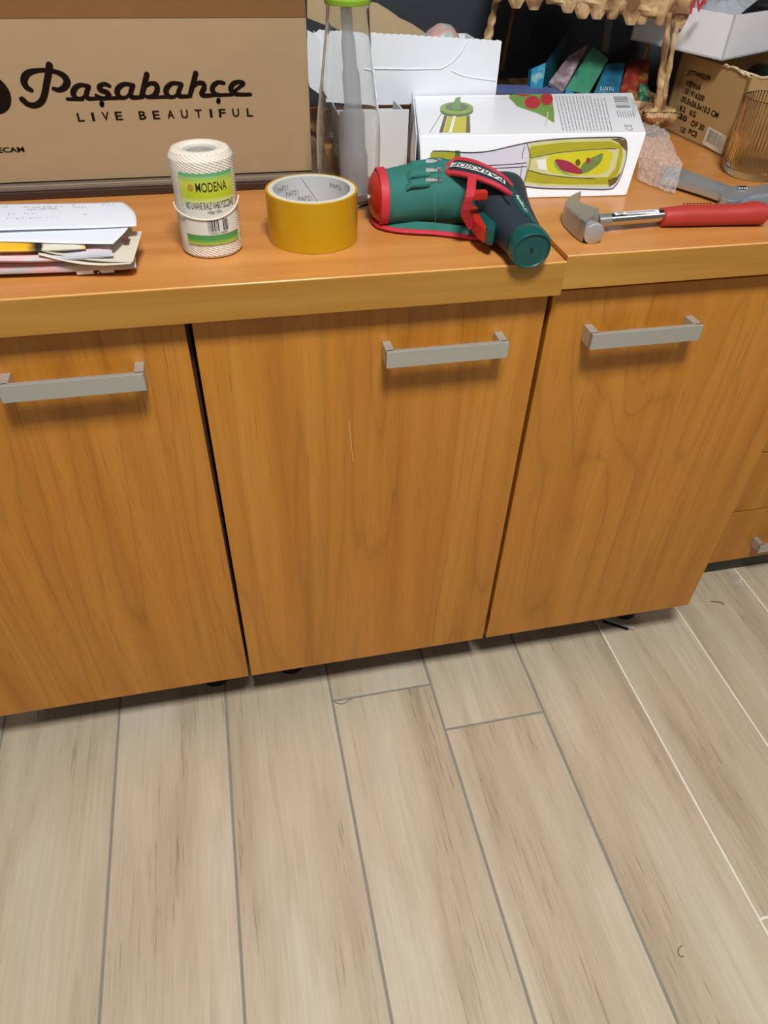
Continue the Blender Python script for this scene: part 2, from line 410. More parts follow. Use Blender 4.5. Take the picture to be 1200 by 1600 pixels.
# drawer cabinet, set back to the right
dc = thing('drawer_cabinet', 'orange-brown drawer cabinet set back on a dark plinth at the right edge', 'cabinet', (1.3, .4, 0))
YD = .160
bm = B(); box(bm, (.905, YD + .004, .05), (1.70, .62, ZT2 - .045)); obj('carcass', bm, M_door, dc)
obj('plinth', box(B(), (.905, YD + .0015, 0), (1.70, .60, .0445)), M_plinth, dc)
obj('bottom_panel', box(B(), (.905, YD - .001, .045), (1.70, YD + .02, .0515), .0006), M_door, dc)
for za, zb_, hz in ((.0535, .2085, .1), (.2115, .369, .27), (.372, .53, .43), (.533, .69, .59), (.693, .822, .75)):
    dr = obj('drawer', box(B(), (.906, YD - .016, za), (1.694, YD + .004, zb_), .001), M_door, dc)
    handle(1.128, 1.29, dr, hz, hz + .022, YD - .046, YD - .0162)
# worktops
def worktop(label, xa, xb, yf, zt, ze):
    t = thing('worktop', label, 'worktop', ((xa + xb) / 2, .3, zt))
    obj('board', box(B(), (xa, yf + .0012, ze), (xb, Y1 - .001, zt), .0006), M_top, t)
    obj('front_edge', box(B(), (xa, yf, ze), (xb, yf + .0012, zt - .0004), 0), M_edge, t, label='yellower edge band with horizontal grain')
    bm = B(); tube(bm, [(xa, yf + .0012, zt - .0011), (xb, yf + .0012, zt - .0011)], .0014, 10); obj('edge_profile', bm, simple('edge_painted_highlight', 'DFAA62', .14), t, smooth=True)  # rounded edge coloured lighter to paint the highlight along the bevel
    return t
worktop('long orange-brown wooden worktop over the two left cabinet doors', -1.25, .4515, -.020, ZT, ZT - .0427)
worktop('slightly higher orange-brown wooden worktop carrying the claw hammer', .4530, 1.75, -.0165, ZT2, ZT2 - .0427)

# ------------------------------------------------------------ left: board, brown carton
t = thing('flat_board', 'dark brown flat board lying under the brown carton', 'board', (0, .4, ZT))
bm = B(); box(bm, (-.9, .283, ZT + .0003), (.218, .66, ZT + .010), .001); obj('board_core', bm, M_traywood, t)
bm = B(); box(bm, (-.9, .287, ZT + .010), (.218, .66, ZT + .0148), .0012)
obj('board_top', bm, M_traygrey, t, label='grey-brown top layer')
bm = B(); box(bm, (-.9, .2885, ZT + .0147), (.218, .2925, ZT + .0163), .0006); obj('bead', bm, simple('bead_grey', '8E8072', .35), t)
ZC = ZT + .0164; YB = .305; XR = .1888; XL = -.42; ZTB = 1.0685
bc = thing('cardboard_box', 'large open brown cardboard carton printed with a black script logo', 'box', (-.1, .42, ZC))
bm = B(); T = .004
box(bm, (XL, YB, ZC), (XR, YB + T, ZTB), .0008); box(bm, (XL, .60, ZC), (XR, .60 + T, ZTB)); box(bm, (XL, YB + T, ZC), (XL + T, .60, ZTB)); box(bm, (XR - T, YB + T, ZC), (XR, .60, ZTB)); box(bm, (XL + T, YB + T, ZC), (XR - T, .60, ZC + T))
obj('carton_body', bm, M_card, bc)
a = math.radians(24)
bm = B(); R = Matrix.Translation((0, YB + .001, ZTB)) @ Matrix.Rotation(a, 4, 'X')
def flapf(s, q):
    x = XL + (XR - XL) * s; z = .13 * q
    x -= .012 * q * s; return R @ Vector((x, -.012 * q * q + .0, z))
grid(bm, 20, 8, flapf)
sol(obj('front_flap', bm, simple('flap_cardboard', 'A27A4C', .85, var=.06, vs=60), bc, label='front flap leaning out over the print'), .004)
bm = B(); box(bm, (XL, .598, ZTB), (XR, .602, ZTB + .12)); obj('rear_flap', bm, M_card, bc)
# script logo, traced as brush strokes on the carton face
def cp1(x, y): return ony(x / 5.4545, 80 + y / 5.4545, YB - .0004)
def cp2(x, y): return ony(190 + x / 5.4545, 80 + y / 5.4545, YB - .0004)
K = 1 / 5.4545 / 1245
bm = B(); lift = [0]
def ink(fn, pts, wd):
    lift[0] += 1; pts = smooth_path([fn(*p) for p in pts], 5); pts = [p + Vector((0, -.000008 * lift[0], 0)) for p in pts]
    if isinstance(wd, list):
        n = len(pts); W = [wd[min(len(wd) - 1, int(i / n * len(wd)))] for i in range(n)]
        W = [(wd[int(f)] * (1 - f % 1) + wd[min(len(wd) - 1, int(f) + 1)] * (f % 1)) * K for f in [i / (n - 1) * (len(wd) - 1) for i in range(n)]]
    else: W = wd * K
    stroke(bm, pts, W, (0, -1, 0))
ink(cp1, [(421, 122), (415, 180), (395, 290), (375, 385), (345, 438), (290, 463), (235, 450), (205, 425), (190, 412)], [58, 56, 54, 54, 52, 48, 44, 48, 50])
ink(cp1, [(268, 332), (228, 308), (205, 262), (215, 212), (255, 180), (320, 165), (400, 163), (480, 178), (545, 212), (572, 262), (550, 308), (505, 330), (458, 320)], [36, 48, 58, 58, 48, 36, 34, 38, 52, 60, 52, 40, 34])
ink(cp1, [(757, 300), (690, 288), (643, 312), (624, 356), (648, 400), (695, 402), (728, 375)], [34, 34, 44, 50, 40, 28, 26])
ink(cp1, [(756, 302), (735, 372), (752, 402), (830, 403)], [40, 44, 38, 28])
ink(cp1, [(574, 408), (705, 411)], 28)
ink(cp1, [(934, 298), (893, 280), (848, 298), (855, 330), (912, 352), (928, 382), (892, 402), (850, 392), (818, 374)], [30, 34, 40, 42, 44, 44, 34, 28, 26])
ink(cp1, [(868, 440), (868, 458)], 40)
ink(cp1, [(840, 403), (1005, 398)], 30)
ink(cp2, [(95, 290), (30, 280), (-20, 305), (-38, 350), (-12, 392), (35, 394), (68, 365)], [34, 34, 44, 50, 40, 28, 26])
ink(cp2, [(98, 292), (76, 364), (95, 393), (180, 392)], [40, 44, 38, 28])
ink(cp2, [(215, 200), (192, 300), (170, 385)], [48, 48, 44])
ink(cp2, [(205, 300), (245, 275), (290, 282), (305, 325), (280, 375), (232, 390), (200, 380)], [26, 34, 44, 48, 44, 32, 28])
ink(cp2, [(228, 394), (430, 388)], 28)
ink(cp2, [(508, 280), (440, 272), (396, 300), (378, 342), (402, 385), (448, 388), (482, 358)], [34, 34, 44, 50, 40, 28, 26])
ink(cp2, [(510, 284), (484, 358), (502, 384), (590, 382)], [38, 44, 38, 28])
ink(cp2, [(632, 190), (606, 290), (582, 378)], [46, 46, 40])
ink(cp2, [(612, 305), (650, 272), (695, 276), (704, 312), (682, 358), (702, 378), (785, 375)], [26, 34, 42, 46, 44, 38, 28])
ink(cp2, [(872, 272), (828, 264), (785, 290), (774, 330), (800, 365), (850, 374)], [30, 34, 44, 46, 38, 30])
ink(cp2, [(826, 416), (825, 430)], 38)
ink(cp2, [(800, 374), (940, 370)], 28)
ink(cp2, [(948, 350), (1010, 302), (1040, 275), (1008, 260), (955, 275), (930, 318), (955, 356), (1010, 368), (1100, 368)], [26, 30, 34, 30, 42, 48, 40, 32, 30])
cc = ony(-13, 148, YB - .0004); disc(bm, cc, .0222, (0, -1, 0), 40)
obj('printed_logo', bm, M_ink, bc, label='black script logo')
for ch, fn, x, y in [(c, cp1, x, y) for c, x, y in (('L', 687, 563), ('I', 793, 558), ('V', 900, 553), ('E', 1012, 551))] + [(c, cp2, x, y) for c, x, y in
        (('B', 178, 546), ('E', 295, 543), ('A', 418, 538), ('U', 536, 535), ('T', 655, 532), ('I', 762, 529), ('F', 858, 527), ('U', 973, 523), ('L', 1092, 521))]:
    wd = {'I': 24, 'L': 56}.get(ch, 62) * K; c = fn(x, y)
    text_on(ch, 'printed_letter', M_ink, bc, c - Vector((wd / 2, 0, .0051)), (1, 0, 0), (0, 0, 1), wd, .0102, lift=.0002, bold=.02)
e = ony(38, 234, YB)
text_on('ŞİŞECAM', 'printed_word', M_ink, bc, (e.x - .054, YB, e.z - .0045), (1, 0, 0), (0, 0, 1), .054, .0105, bold=.03)

# ------------------------------------------------------------ white carton with brown flap behind the carafe
wb = thing('carton', 'white corrugated carton with torn serrated rim and brown inner flap, behind the carafe', 'box', (.35, .48, .950))
YW = .428
def wv(u, v, y=YW): return ony(u, v, y)
top = []
for i in range(56):
    s = i / 55; u = 489 + (784 - 489) * s; v = 45 + s * 18 + (1.6 if i % 2 else 0) + 1.2 * noise.noise(Vector((s * 9, 0, 0)))
    top.append((u, v))
top[0] = (490, 47); top[1] = (493, 52)
bl = [(774, 152), (660, 151), (640, 163), (600, 164), (545, 162), (500, 158)]
lo_ = [wv(u, v) for u, v in top] + [wv(u, v) for u, v in bl]
bm = B(); poly(bm, lo_, (0, .004, 0)); bmesh.ops.triangulate(bm, faces=[f for f in bm.faces if len(f.verts) > 4])
obj('front_wall', bm, M_wcard, wb)
zw = wv(774, 152).z
bm = B(); xl, xr_ = wv(497, 100).x, wv(774, 140).x
box(bm, (xl + .01, YW + .0045, zw), (xr_, .60, zw + .004)); box(bm, (xl + .01, .596, zw + .004), (xr_, .60, zw + .06)); box(bm, (xr_ - .004, YW + .0045, zw + .004), (xr_, .596, zw + .06)); box(bm, (xl + .01, YW + .0045, zw + .004), (xl + .014, .596, zw + .06))
obj('carton_body', bm, M_wcard, wb)
bm = B(); fp = [wv(480, -14, .47), (wv(540, -8, .47)), wv(572, 2, .47), wv(590, 5, .47), wv(608, 16, .47), wv(626, 29, .47), wv(645, 38, .47), wv(664, 51, .47), wv(660, 75, .47), wv(560, 60, .47), wv(480, 28, .47)]
poly(bm, fp, (0, .004, 0)); obj('inner_flap', bm, M_cardin, wb, label='brown inner flap standing up')
# horizontal creases of the front wall
for pts in ([(575, 107), (640, 108), (690, 107), (705, 98), (722, 80), (728, 66)], [(705, 110), (720, 117), (745, 122), (776, 126)]):
    bm = B(); tube(bm, [wv(u, v, YW - .0002) for u, v in pts], .0013, 6); obj('crease', bm, M_wcard, wb, smooth=True)
lf = [(480, 47), (493, 54), (500, 62), (503, 150), (484, 136), (480, 118)]
bm = B(); poly(bm, [ony(u, v, YW - .004 - .0004 * (500 - u)) for u, v in lf], (0, .003, 0)); obj('side_flap', bm, M_wcard, wb)
# small white carton the other one rests on
sb = thing('small_carton', 'small white open carton between the carafe and the printed box', 'box', (.29, .36, ZT))
bm = B(); YS = .318; xa, xb = .232, .3335; zt_ = ony(600, 172, YS).z
box(bm, (xa, YS, ZT + .0003), (xb, YS + .002, zt_), .0005); box(bm, (xa, .412, ZT + .0003), (xb, .414, zt_ - .02)); box(bm, (xa, YS + .002, ZT + .0003), (xa + .002, .412, zt_ - .008)); box(bm, (xb - .002, YS + .002, ZT + .0003), (xb, .412, zt_ - .008))
obj('carton_walls', bm, simple('white_smooth_card', 'D6D9DC', .5), sb)
obj('interior_shade_block', box(B(), (xa + .0025, YS + .0025, ZT + .001), (xb - .0025, .4115, zt_ - .03)), M_black, sb)  # black block painting the shade inside the open carton

# rounded see-through bag peeking over the white carton
bm = B(); c = ony(690, 66, .52); bmesh.ops.create_uvsphere(bm, u_segments=28, v_segments=18, radius=1)
for v in bm.verts:
    n = v.co.copy(); k = 1 + .08 * noise.noise(n * 2.2); v.co = c + Vector((n.x * .029 * k, n.y * .026 * k, n.z * .0255 * k))
tm = NT('tinted_bag'); tn = tm.noise(tm.coords(), 28, 1); tm.col(tm.ramp(tn, [(.38, 'A9CBB8'), (.47, 'C9C6C2'), (.56, 'E0A79C'), (.66, 'BFC2C0')])); tm.b.inputs['Roughness'].default_value = .25; tm.b.inputs['Alpha'].default_value = .75
tag(obj('plastic_bag', bm, tm.m, smooth=True), 'rounded translucent pinkish-green plastic bag peeking over the white carton', 'bag')

# ------------------------------------------------------------ carafe
cx, cy = .2275, .218
cf = thing('carafe', 'tall clear glass carafe with green lid and white inner tube', 'carafe', (cx, cy, ZT))
prof = [(.030, .0006), (.034, .0010), (.0378, .005), (.0405, .020), (.0420, .045), (.0422, .072), (.0412, .098), (.0378, .125), (.0338, .152), (.0292, .185), (.0264, .208), (.0254, .226)]
inn = [(r - .0014, z) for r, z in prof[3:]][::-1] + [(.036, .010), (.03, .007)]
P_ = [tuple(p) for p in prof] + [(.0250, .2268)] + inn
bm = B(); sp = smooth_path([(r, z, 0) for r, z in P_], 3); lathe(bm, [(p.x, p.y) for p in sp], (cx, cy, ZT), 56); bmesh.ops.recalc_face_normals(bm, faces=bm.faces[:])
obj('glass_body', bm, glass_mat('clear_glass', (.97, .985, .98, 1)), cf, smooth=True)
bm = B(); tube(bm, smooth_path([(cx - .002, cy, ZT + .221), (cx + .001, cy, ZT + .18), (cx + .006, cy, ZT + .12), (cx + .008, cy, ZT + .05), (cx + .010, cy, ZT + .013)], 6), [.0068] * 5 + [.0085] * 4 + [.011] * 4 + [.0145] * 4 + [.0175] * 4 + [.019] * 4, 24)
obj('infuser_tube', bm, film_mat('milky_plastic', 'D8DCE0', .5, .35), cf, smooth=True, label='milky white inner tube')
bm = B(); lathe(bm, [(.0240, .2255), (.0272, .226), (.0277, .228), (.0277, .231), (.0262, .2325), (.0262, .240), (.0276, .2415), (.0276, .255), (.025, .258), (.010, .259)], (cx, cy, ZT), 48); obj('lid', bm, simple('lime_green_plastic', '7FA22A', .35), cf, smooth=True, label='lime green lid')

# ------------------------------------------------------------ twine spool
tx, ty = .037, .085
tw = thing('twine_spool', 'white linen twine spool with green printed label', 'twine', (tx, ty, ZT))
def twr(z):  # radius along height
    pts = [(0, .0325), (.004, .0350), (.03, .0352), (.07, .0345), (.095, .0355), (.106, .0352), (.1122, .0315), (.114, .026)]
    for (a0, r0), (a1, r1) in zip(pts[:-1], pts[1:]):
        if z <= a1: return r0 + (r1 - r0) * (z - a0) / (a1 - a0)
    return pts[-1][1]
def twf(s, q):
    a = 2 * PI * s; z = .001 + .113 * q; r = twr(z)
    r += .00035 * math.sin(34 * a + z * 2100 + .9 * math.sin(2 * a)) + .00012 * math.sin(40 * a - z * 900)
    r += .0006 * noise.noise(Vector((math.cos(a) * 3, math.sin(a) * 3, z * 60)))
    return Vector((tx + r * math.cos(a), ty + r * math.sin(a), ZT + z))
bm = B(); V = grid(bm, 300, 190, twf, closeu=True)
rings = [[V[i][-1] for i in range(300)]]
for k, (rr, zz) in enumerate(((.022, .1135), (.0185, .111), (.0175, .106), (.0172, .070))):
    ring = [bm.verts.new((tx + (rr + .0003 * math.sin(40 * 2 * PI * i / 300)) * math.cos(2 * PI * i / 300), ty + (rr + .0003 * math.sin(40 * 2 * PI * i / 300)) * math.sin(2 * PI * i / 300), ZT + zz)) for i in range(300)]
    for i in range(300): bm.faces.new((rings[-1][i], rings[-1][(i + 1) % 300], ring[(i + 1) % 300], ring[i]))
    rings.append(ring)
bm.faces.new(rings[-1]); bm.faces.new([V[i][0] for i in range(300)][::-1])
M_tw = simple('natural_white_twine', 'DDD5C6', .55, var=.08, vs=200, bump=.25, bs=900)
obj('wound_twine', bm, M_tw, tw, smooth=True)
bm = B(); lathe(bm, [(.0168, .070), (.0168, .1085), (.0176, .1092), (.0158, .1085), (.0156, .070)], (tx, ty, ZT), 32, caps=False); obj('core_tube', bm, simple('core_film', 'C9CCC6', .2, metal=.3), tw, smooth=True)
def cyl(bm, a0, lift):   # wraps flat x,z lettering round the spool
    for v in bm.verts:
        r = .0366 + lift; a = a0 + v.co.x / .0366; v.co = Vector((tx + r * math.sin(a), ty - r * math.cos(a), ZT + v.co.y))
    return bm
def band(a0, a1, z0, z1, lift=0.0):
    bm = B(); grid(bm, 32, 6, lambda s, q: (lambda a, r, z: Vector((tx + r * math.sin(a), ty - r * math.cos(a), ZT + z)))(a0 + (a1 - a0) * s, .0364 + lift, z0 + (z1 - z0) * q)); return bm
lab = NT('green_label'); tc = lab.node('ShaderNodeTexCoord'); sx = lab.node('ShaderNodeSeparateXYZ'); lab.link(tc.outputs['Object'], sx.inputs[0])
lab.col(lab.ramp(lab.math('DIVIDE', sx.outputs[2], .1), [(.17, 'B4BE50'), (.20, '8FB24A'), (.23, '4E9A4E'), (.285, '4E9258'), (.29, 'DAD8D0'), (.60, 'D9D8CE'), (.67, 'C6CE78'), (.70, 'B2C22A'), (.76, 'B5C52F'), (.84, 'C9CE4A'), (.89, 'A5C152'), (.915, '8CBF78'), (.925, '6DA878')]))
lab.b.inputs['Roughness'].default_value = .25
lb = obj('paper_label', band(-.80, 1.02, .0175, .0955), lab.m, tw, smooth=True, label='green and yellow printed label')
bm = cyl(text_bm('MODENA', .0355, .0098, bold=.002), -.26, .0003); obj('printed_word', bm, M_blackink, lb)
bm = cyl(text_bm('NO LNIANE BIALE NABŁYSZCZANE', .058, .0074, bold=.0), -.66, .0003)
for v in bm.verts: v.co.z += .0580
obj('printed_line', bm, M_blackink, lb)
bm = cyl(text_bm('100g/120m', .0165, .0042), .0, .0003)
for v in bm.verts: v.co.z += .0520
obj('printed_weight', bm, M_blackink, lb)
for o_ in lb.children:
    if o_.name.startswith('printed_word'):
        for v in o_.data.vertices: v.co.z += .0765
bm = B(); x = 0
while x < .0235:
    wd = random.choice((.0004, .0007, .0011)); 
    if not (.012 < x < .0165): box(bm, (x, .0, -.00002), (x + wd, .0125, .00002))
    x += wd + random.choice((.0004, .0006, .0009))
for v in bm.verts: v.co.y += .0330
obj('barcode', cyl(bm, -.05, .0003), M_blackink, lb)
bm = cyl(text_bm('5 907613 980028', .022, .0019), -.04, .0003)
for v in bm.verts: v.co.z += .0300
obj('barcode_digits', bm, M_blackink, lb)
bm = B(); disc(bm, (0, 0, 0), .0035, (0, 0, 1), 12)
for v in bm.verts: v.co.y += .081
obj('label_mark', cyl(bm, -.42, .0003), simple('ochre_ink', 'B48A3A', .5), lb)
bm = B(); tube(bm, [Vector((tx + .0372 * math.sin(a), ty - .0372 * math.cos(a), ZT + .0465 + .012 * (a / 1.3) ** 2 * (1.1 if a > 0 else .6))) for a in [(-1.5 + 2.9 * i / 40) for i in range(41)]], .0009, 6)
obj('loose_strand', bm, M_tw, tw, smooth=True)

# ------------------------------------------------------------ tape roll
rx, ry_, RO, RI, H = .1615, .1015, .0553, .0462, .0580
tp = thing('tape_roll', 'wide roll of yellow parcel tape beside the twine spool', 'tape', (rx, ry_, ZT))
bm = B(); lathe(bm, [(RO, .0004), (RO, H), (RO - .0003, H + .0003), (RI + .0045, H + .0003)], (rx, ry_, ZT), 96, caps=False); obj('tape_winding', bm, simple('amber_tape', 'C0920A', .28, var=.03, vs=30, coat=.3), tp, smooth=True)
bm = B(); lathe(bm, [(RO - .0002, H + .0002), (RI + .0032, H + .0004)], (rx, ry_, ZT), 96, caps=False); obj('tape_edge', bm, simple('pale_tape_edge', 'E3D2AC', .5), tp)
bm = B(); lathe(bm, [(RI, .0004), (RI, H + .0002), (RI + .0005, H + .0007), (RI + .0033, H + .0007), (RI + .0033, .0004)], (rx, ry_, ZT), 96, caps=False)
core = obj('cardboard_core', bm, simple('grey_white_core', 'C4C9CB', .55), tp, smooth=True, label='pale grey paper core')
for a0, z in ((-2.62 + .0, .041), (-.62, .0455), (-.30, .037), (.08, .0285), (1.00, .046), (1.45, .034), (2.1, .040)):
    bm = text_bm('PAP21', .0185, .0058, bold=.0)
    for v in bm.verts:
        a = PI / 2 + .35 - (a0 + v.co.x / RI); r = RI - .0003; v.co = Vector((rx + r * math.cos(a), ry_ + r * math.sin(a), ZT + z + v.co.y))
    obj('printed_mark', bm, M_inkg, core)
bm = B(); tube(bm, [Vector((rx + (RI - .0002) * math.cos(a), ry_ + (RI - .0002) * math.sin(a), ZT + .056 - .05 * i / 12)) for i, a in enumerate([PI / 2 + .15 - .75 * k / 12 for k in range(13)])], .0003, 5); obj('core_seam', bm, M_inkg, core)

# ------------------------------------------------------------ carafe gift box
ob = thing('product_box', 'long white printed box with oil bottle pictures behind the drill', 'box', (.48, .3, ZT))
ZO = .949
q = [onz(u, v, ZO) for u, v in ((655, 212), (1010, 207), (988.5, 144.5), (647.5, 150))]
zb2 = ZT2 + .0004
bb = [None, onz(978, 306, zb2), Vector((.712, .408, zb2)), Vector((.360, .420, zb2))]
fn_ = (q[1] - q[0]).cross(bb[1] - q[0]).normalized()
if fn_.y > 0: fn_ = -fn_
bb[0] = Vector((.3265, 0, zb2)); bb[0].y = (fn_.dot(q[0]) - fn_.x * bb[0].x - fn_.z * zb2) / fn_.y
bm = B(); vb = [bm.verts.new(p) for p in bb]; vt = [bm.verts.new(p) for p in q]
bm.faces.new(vb[::-1]); bm.faces.new(vt)
for i in range(4): bm.faces.new((vb[i], vb[(i + 1) % 4], vt[(i + 1) % 4], vt[i]))
bmesh.ops.bevel(bm, geom=bm.edges[:], offset=.0012, segments=2, affect='EDGES'); obj('carton', bm, M_wgloss, ob)
bm = B(); poly(bm, [q[3] + Vector((-.002, 0, .006)), q[0] + Vector((-.002, .004, .001)), Vector((.3225, .226, ZT + .02)), Vector((.355, .40, ZT + .01))], (-.0012, 0, 0)); obj('end_flap', bm, M_wgloss, ob)
# front-face plane and top plane for the prints
F0 = q[0] + fn_ * .0004
def ft(u, v, k=0): return onp(u, v, F0 + fn_ * .0001 * k, fn_)
def tt(u, v, k=0): return onz(u, v, ZO + .0003 + .0001 * k)
def patch(name, fnc, pts, m, k=0, sm=False):
    P = [fnc(u, v, k) for u, v in pts]
    if sm: P = smooth_path(P, 4, True)
    bm = B(); poly(bm, P); bmesh.ops.triangulate(bm, faces=bm.faces[:]); return obj(name, bm, m, ob)
def line(name, fnc, pts, wd, m, k=2):
    bm = B(); n = fn_ if fnc is ft else Vector((0, 0, 1)); stroke(bm, smooth_path([fnc(u, v, k) for u, v in pts], 4), wd, n); return obj(name, bm, m, ob)
G_lime = simple('lime_print', '8AA82E', .4, var=.1, vs=80); G_dk = simple('dark_green_print', '4A6B22', .4); G_yel = simple('yellow_print', 'C9C21E', .4, var=.1, vs=60); G_olive = simple('olive_print', 'A8A022', .4, var=.18, vs=40, stretch=(1, 3, 3))
G_grey = simple('pale_grey_print', 'C4C5C8', .4, var=.05); G_red = simple('red_print', 'C43B44', .4, var=.2, vs=60); G_leaf = simple('leaf_print', '7FA556', .4, var=.25, vs=90); G_line = simple('line_print', '3A3B3C', .4)
G_pale = simple('pale_olive_print', 'C8C58C', .4, var=.12, vs=50); G_mag = simple('magenta_print', '9A2A45', .4, var=.2, vs=120); G_brk = simple('brown_print', '6B5428', .4, var=.3, vs=90)
patch('printed_oil', tt, [(700, 181), (732, 181), (735, 207), (693, 207)], G_yel, 0)
patch('printed_oil', tt, [(694, 180), (699, 181), (692, 207), (686, 207)], G_brk, 0); patch('printed_oil', tt, [(729, 181), (734, 180), (735, 207), (728, 207)], G_brk, 1)
patch('printed_oil', tt, [(708, 181), (713, 181), (706, 207), (701, 207)], simple('highlight_print', 'F0F0E0', .4), 2)
line('printed_outline', tt, [(690, 176), (682, 190), (671, 207)], .0006, G_line)
def ell(c, rx_, ry2, n=28): return [(c[0] + rx_ * math.cos(2 * PI * i / n), c[1] + ry2 * math.sin(2 * PI * i / n)) for i in range(n)]
patch('printed_lid', tt, ell((713.5, 172.5), 26, 10), G_dk, 1); patch('printed_lid', tt, ell((713.5, 169), 26, 10), G_lime, 3); patch('printed_lid', tt, ell((714, 167), 18, 6), simple('shadow_green_print', '5A6E50', .4), 5)
patch('printed_spout', tt, [(712, 153), (720, 151), (719, 155), (721, 171), (714, 173), (705, 170)], simple('spout_print', '5F8F3A', .4), 7)
line('printed_outline', tt, [(720, 151.5), (760, 153), (795, 154)], .0005, G_inkpale if False else M_inkg)
patch('printed_leaf', tt, [(796, 148), (812, 146.5), (862, 147), (866, 178), (866, 192), (853, 183), (838, 176), (828, 173), (808, 166), (801, 158), (796, 154)], G_leaf, 0)
patch('printed_tomato', tt, ell((832, 160), 12, 10), G_red, 2); patch('printed_tomato', tt, ell((854, 155), 10, 9), G_red, 2); patch('printed_tomato', tt, [(804, 147), (832, 147), (818, 150.5)], G_red, 2)
line('printed_stem', tt, [(856, 175), (855, 185), (851, 197)], .0016, simple('stem_print', 'CFD3B8', .4)); line('printed_stem', tt, [(838, 150), (846, 160), (852, 168)], .0014, G_leaf, 6)
# rows of tiny illegible print
bm = B()
for i in range(15):
    x0 = 868 + i * 5.4; x1_ = x0 + 12.5; t0 = .04 if i < 13 else .2
    t = 0.0
    while t < 1:
        L = random.uniform(.03, .12)
        if i < 11 or t > .05:
            a_ = (x0 + (x1_ - x0) * t, 150 + 54 * t); b_ = (x0 + (x1_ - x0) * min(1, t + L), 150 + 54 * min(1, t + L)); stroke(bm, [tt(*a_, 1), tt(*b_, 1)], .0013, (0, 0, 1))
        t += L + .02
obj('fine_print', bm, simple('fine_print_grey', 'A2A4AC', .5), ob, kind='stuff')
bm = B()
for i in range(16):
    v0 = 151.3 + i * 1.15; s_ = (v0 - 150) * .28
    stroke(bm, [tt(958.5 + s_, v0, 1), tt(979.5 + s_, v0 - .2, 1)], random.choice((.0006, .0012, .0019)), (0, 0, 1))
obj('barcode', bm, simple('barcode_grey', '5A5B62', .5), ob)
bm = B()
for k in range(5): stroke(bm, [tt(984 + k * 2.2, 152 + k, 1), tt(992 + k * 2.0, 182 - k * 3, 1)], .0006, (0, 0, 1))
for k in range(7): stroke(bm, [tt(964 + k * 4, 173, 1), tt(967 + k * 4, 183, 1)], .0012, (0, 0, 1))
obj('fine_print', bm, simple('fine_print_pale', 'A9ABB0', .5), ob)
c0 = tt(992, 205, 1); c1_ = tt(982, 188, 1); text_on('CE', 'printed_mark', M_inkg, ob, tt(990, 204), tt(983.5, 190) - tt(990, 204), tt(978, 204) - tt(990, 204), .030, .0095, lift=.0004, bold=-.02)
# front face: lying bottle
bot = [(676, 236), (700, 236), (722, 238), (745, 238), (770, 235), (800, 228), (835, 221), (880, 216.5), (940, 214.5), (968, 214.5), (978, 219), (980, 232), (978, 250), (970, 276), (962, 290), (950, 295.5), (900, 295), (850, 294), (805, 289), (760, 280), (700, 268), (672, 262)]
patch('printed_bottle', ft, bot, simple('bottle_print', 'CFCDD8', .4, var=.05), 0)
patch('printed_bottle', ft, [(828, 222.5), (880, 218), (940, 216), (966, 216), (976, 221), (978, 240), (972, 268), (961, 287), (948, 292.5), (900, 292), (850, 291), (818, 288), (824, 260)], G_pale, 1)
patch('printed_oil', ft, [(829, 229), (880, 222.5), (955, 220.5), (972, 228), (973, 245), (966, 270), (952, 288), (900, 288.5), (845, 287), (819, 283), (825, 258)], G_olive, 2)
patch('printed_neck', ft, [(673, 238), (710, 237), (712, 255), (700, 266), (670, 262)], G_olive, 2)
patch('printed_collar', ft, [(711, 235), (719, 235.5), (720, 256), (711, 256)], G_dk, 3)
patch('printed_window', ft, [(826, 247), (860, 240), (900, 235), (945, 232), (968, 233), (962, 262), (950, 277), (900, 278), (860, 275), (823, 266)], G_pale, 4)
patch('printed_window', ft, [(860, 242), (905, 236), (948, 234), (958, 240), (952, 262), (940, 272), (895, 274), (862, 270), (850, 258)], G_yel, 5)
patch('printed_highlight', ft, [(838, 250), (853, 248), (855, 266), (842, 264)], simple('glare_print', 'E2E3DA', .4), 6)
patch('printed_vegetable', ft, [(868, 249), (885, 251), (897, 257), (910, 268), (905, 272), (880, 267), (871, 258)], G_mag, 7, True)
patch('printed_vegetable', ft, [(905, 266), (915, 252), (930, 244), (942, 240), (938, 254), (925, 265), (912, 271)], simple('grey_green_print', '6F7F45', .4, var=.3, vs=200), 7, True)
patch('printed_vegetable', ft, ell((903, 254), 4, 5.5, 12), G_brk, 8); patch('printed_vegetable', ft, [(866, 250), (874, 262), (890, 272), (905, 274), (885, 273), (868, 262)], G_leaf, 6, True); patch('printed_vegetable', ft, ell((919, 251), 3, 5, 12), G_mag, 8)
patch('printed_shadow', ft, [(968, 216), (978, 220), (979, 236), (975, 232), (966, 222), (955, 217)], G_brk, 6); patch('printed_shadow', ft, [(952, 292), (963, 285), (972, 268), (964, 276), (950, 281)], G_brk, 6)
line('printed_outline', ft, bot[:12], .0011, G_line, 8); line('printed_outline', ft, bot[11:], .0011, G_line, 8)
line('printed_outline', ft, [(824, 225), (829, 245), (826, 262), (818, 287)], .0009, G_line, 8); line('printed_outline', ft, [(820, 228), (817, 238), (816, 248)], .0008, G_line, 8); line('printed_outline', ft, [(816, 258), (814, 270), (813, 284)], .0008, G_line, 8)
line('printed_outline', ft, [(740, 259), (790, 257), (823, 254)], .0007, G_line, 8); line('printed_outline', ft, [(740, 264), (790, 262), (823, 260)], .0007, G_line, 8)
line('printed_outline', ft, [(830, 247), (870, 239), (920, 234), (962, 232)], .0006, G_line, 9); line('printed_outline', ft, [(824, 265), (850, 272), (890, 277), (930, 279)], .0006, G_line, 9)

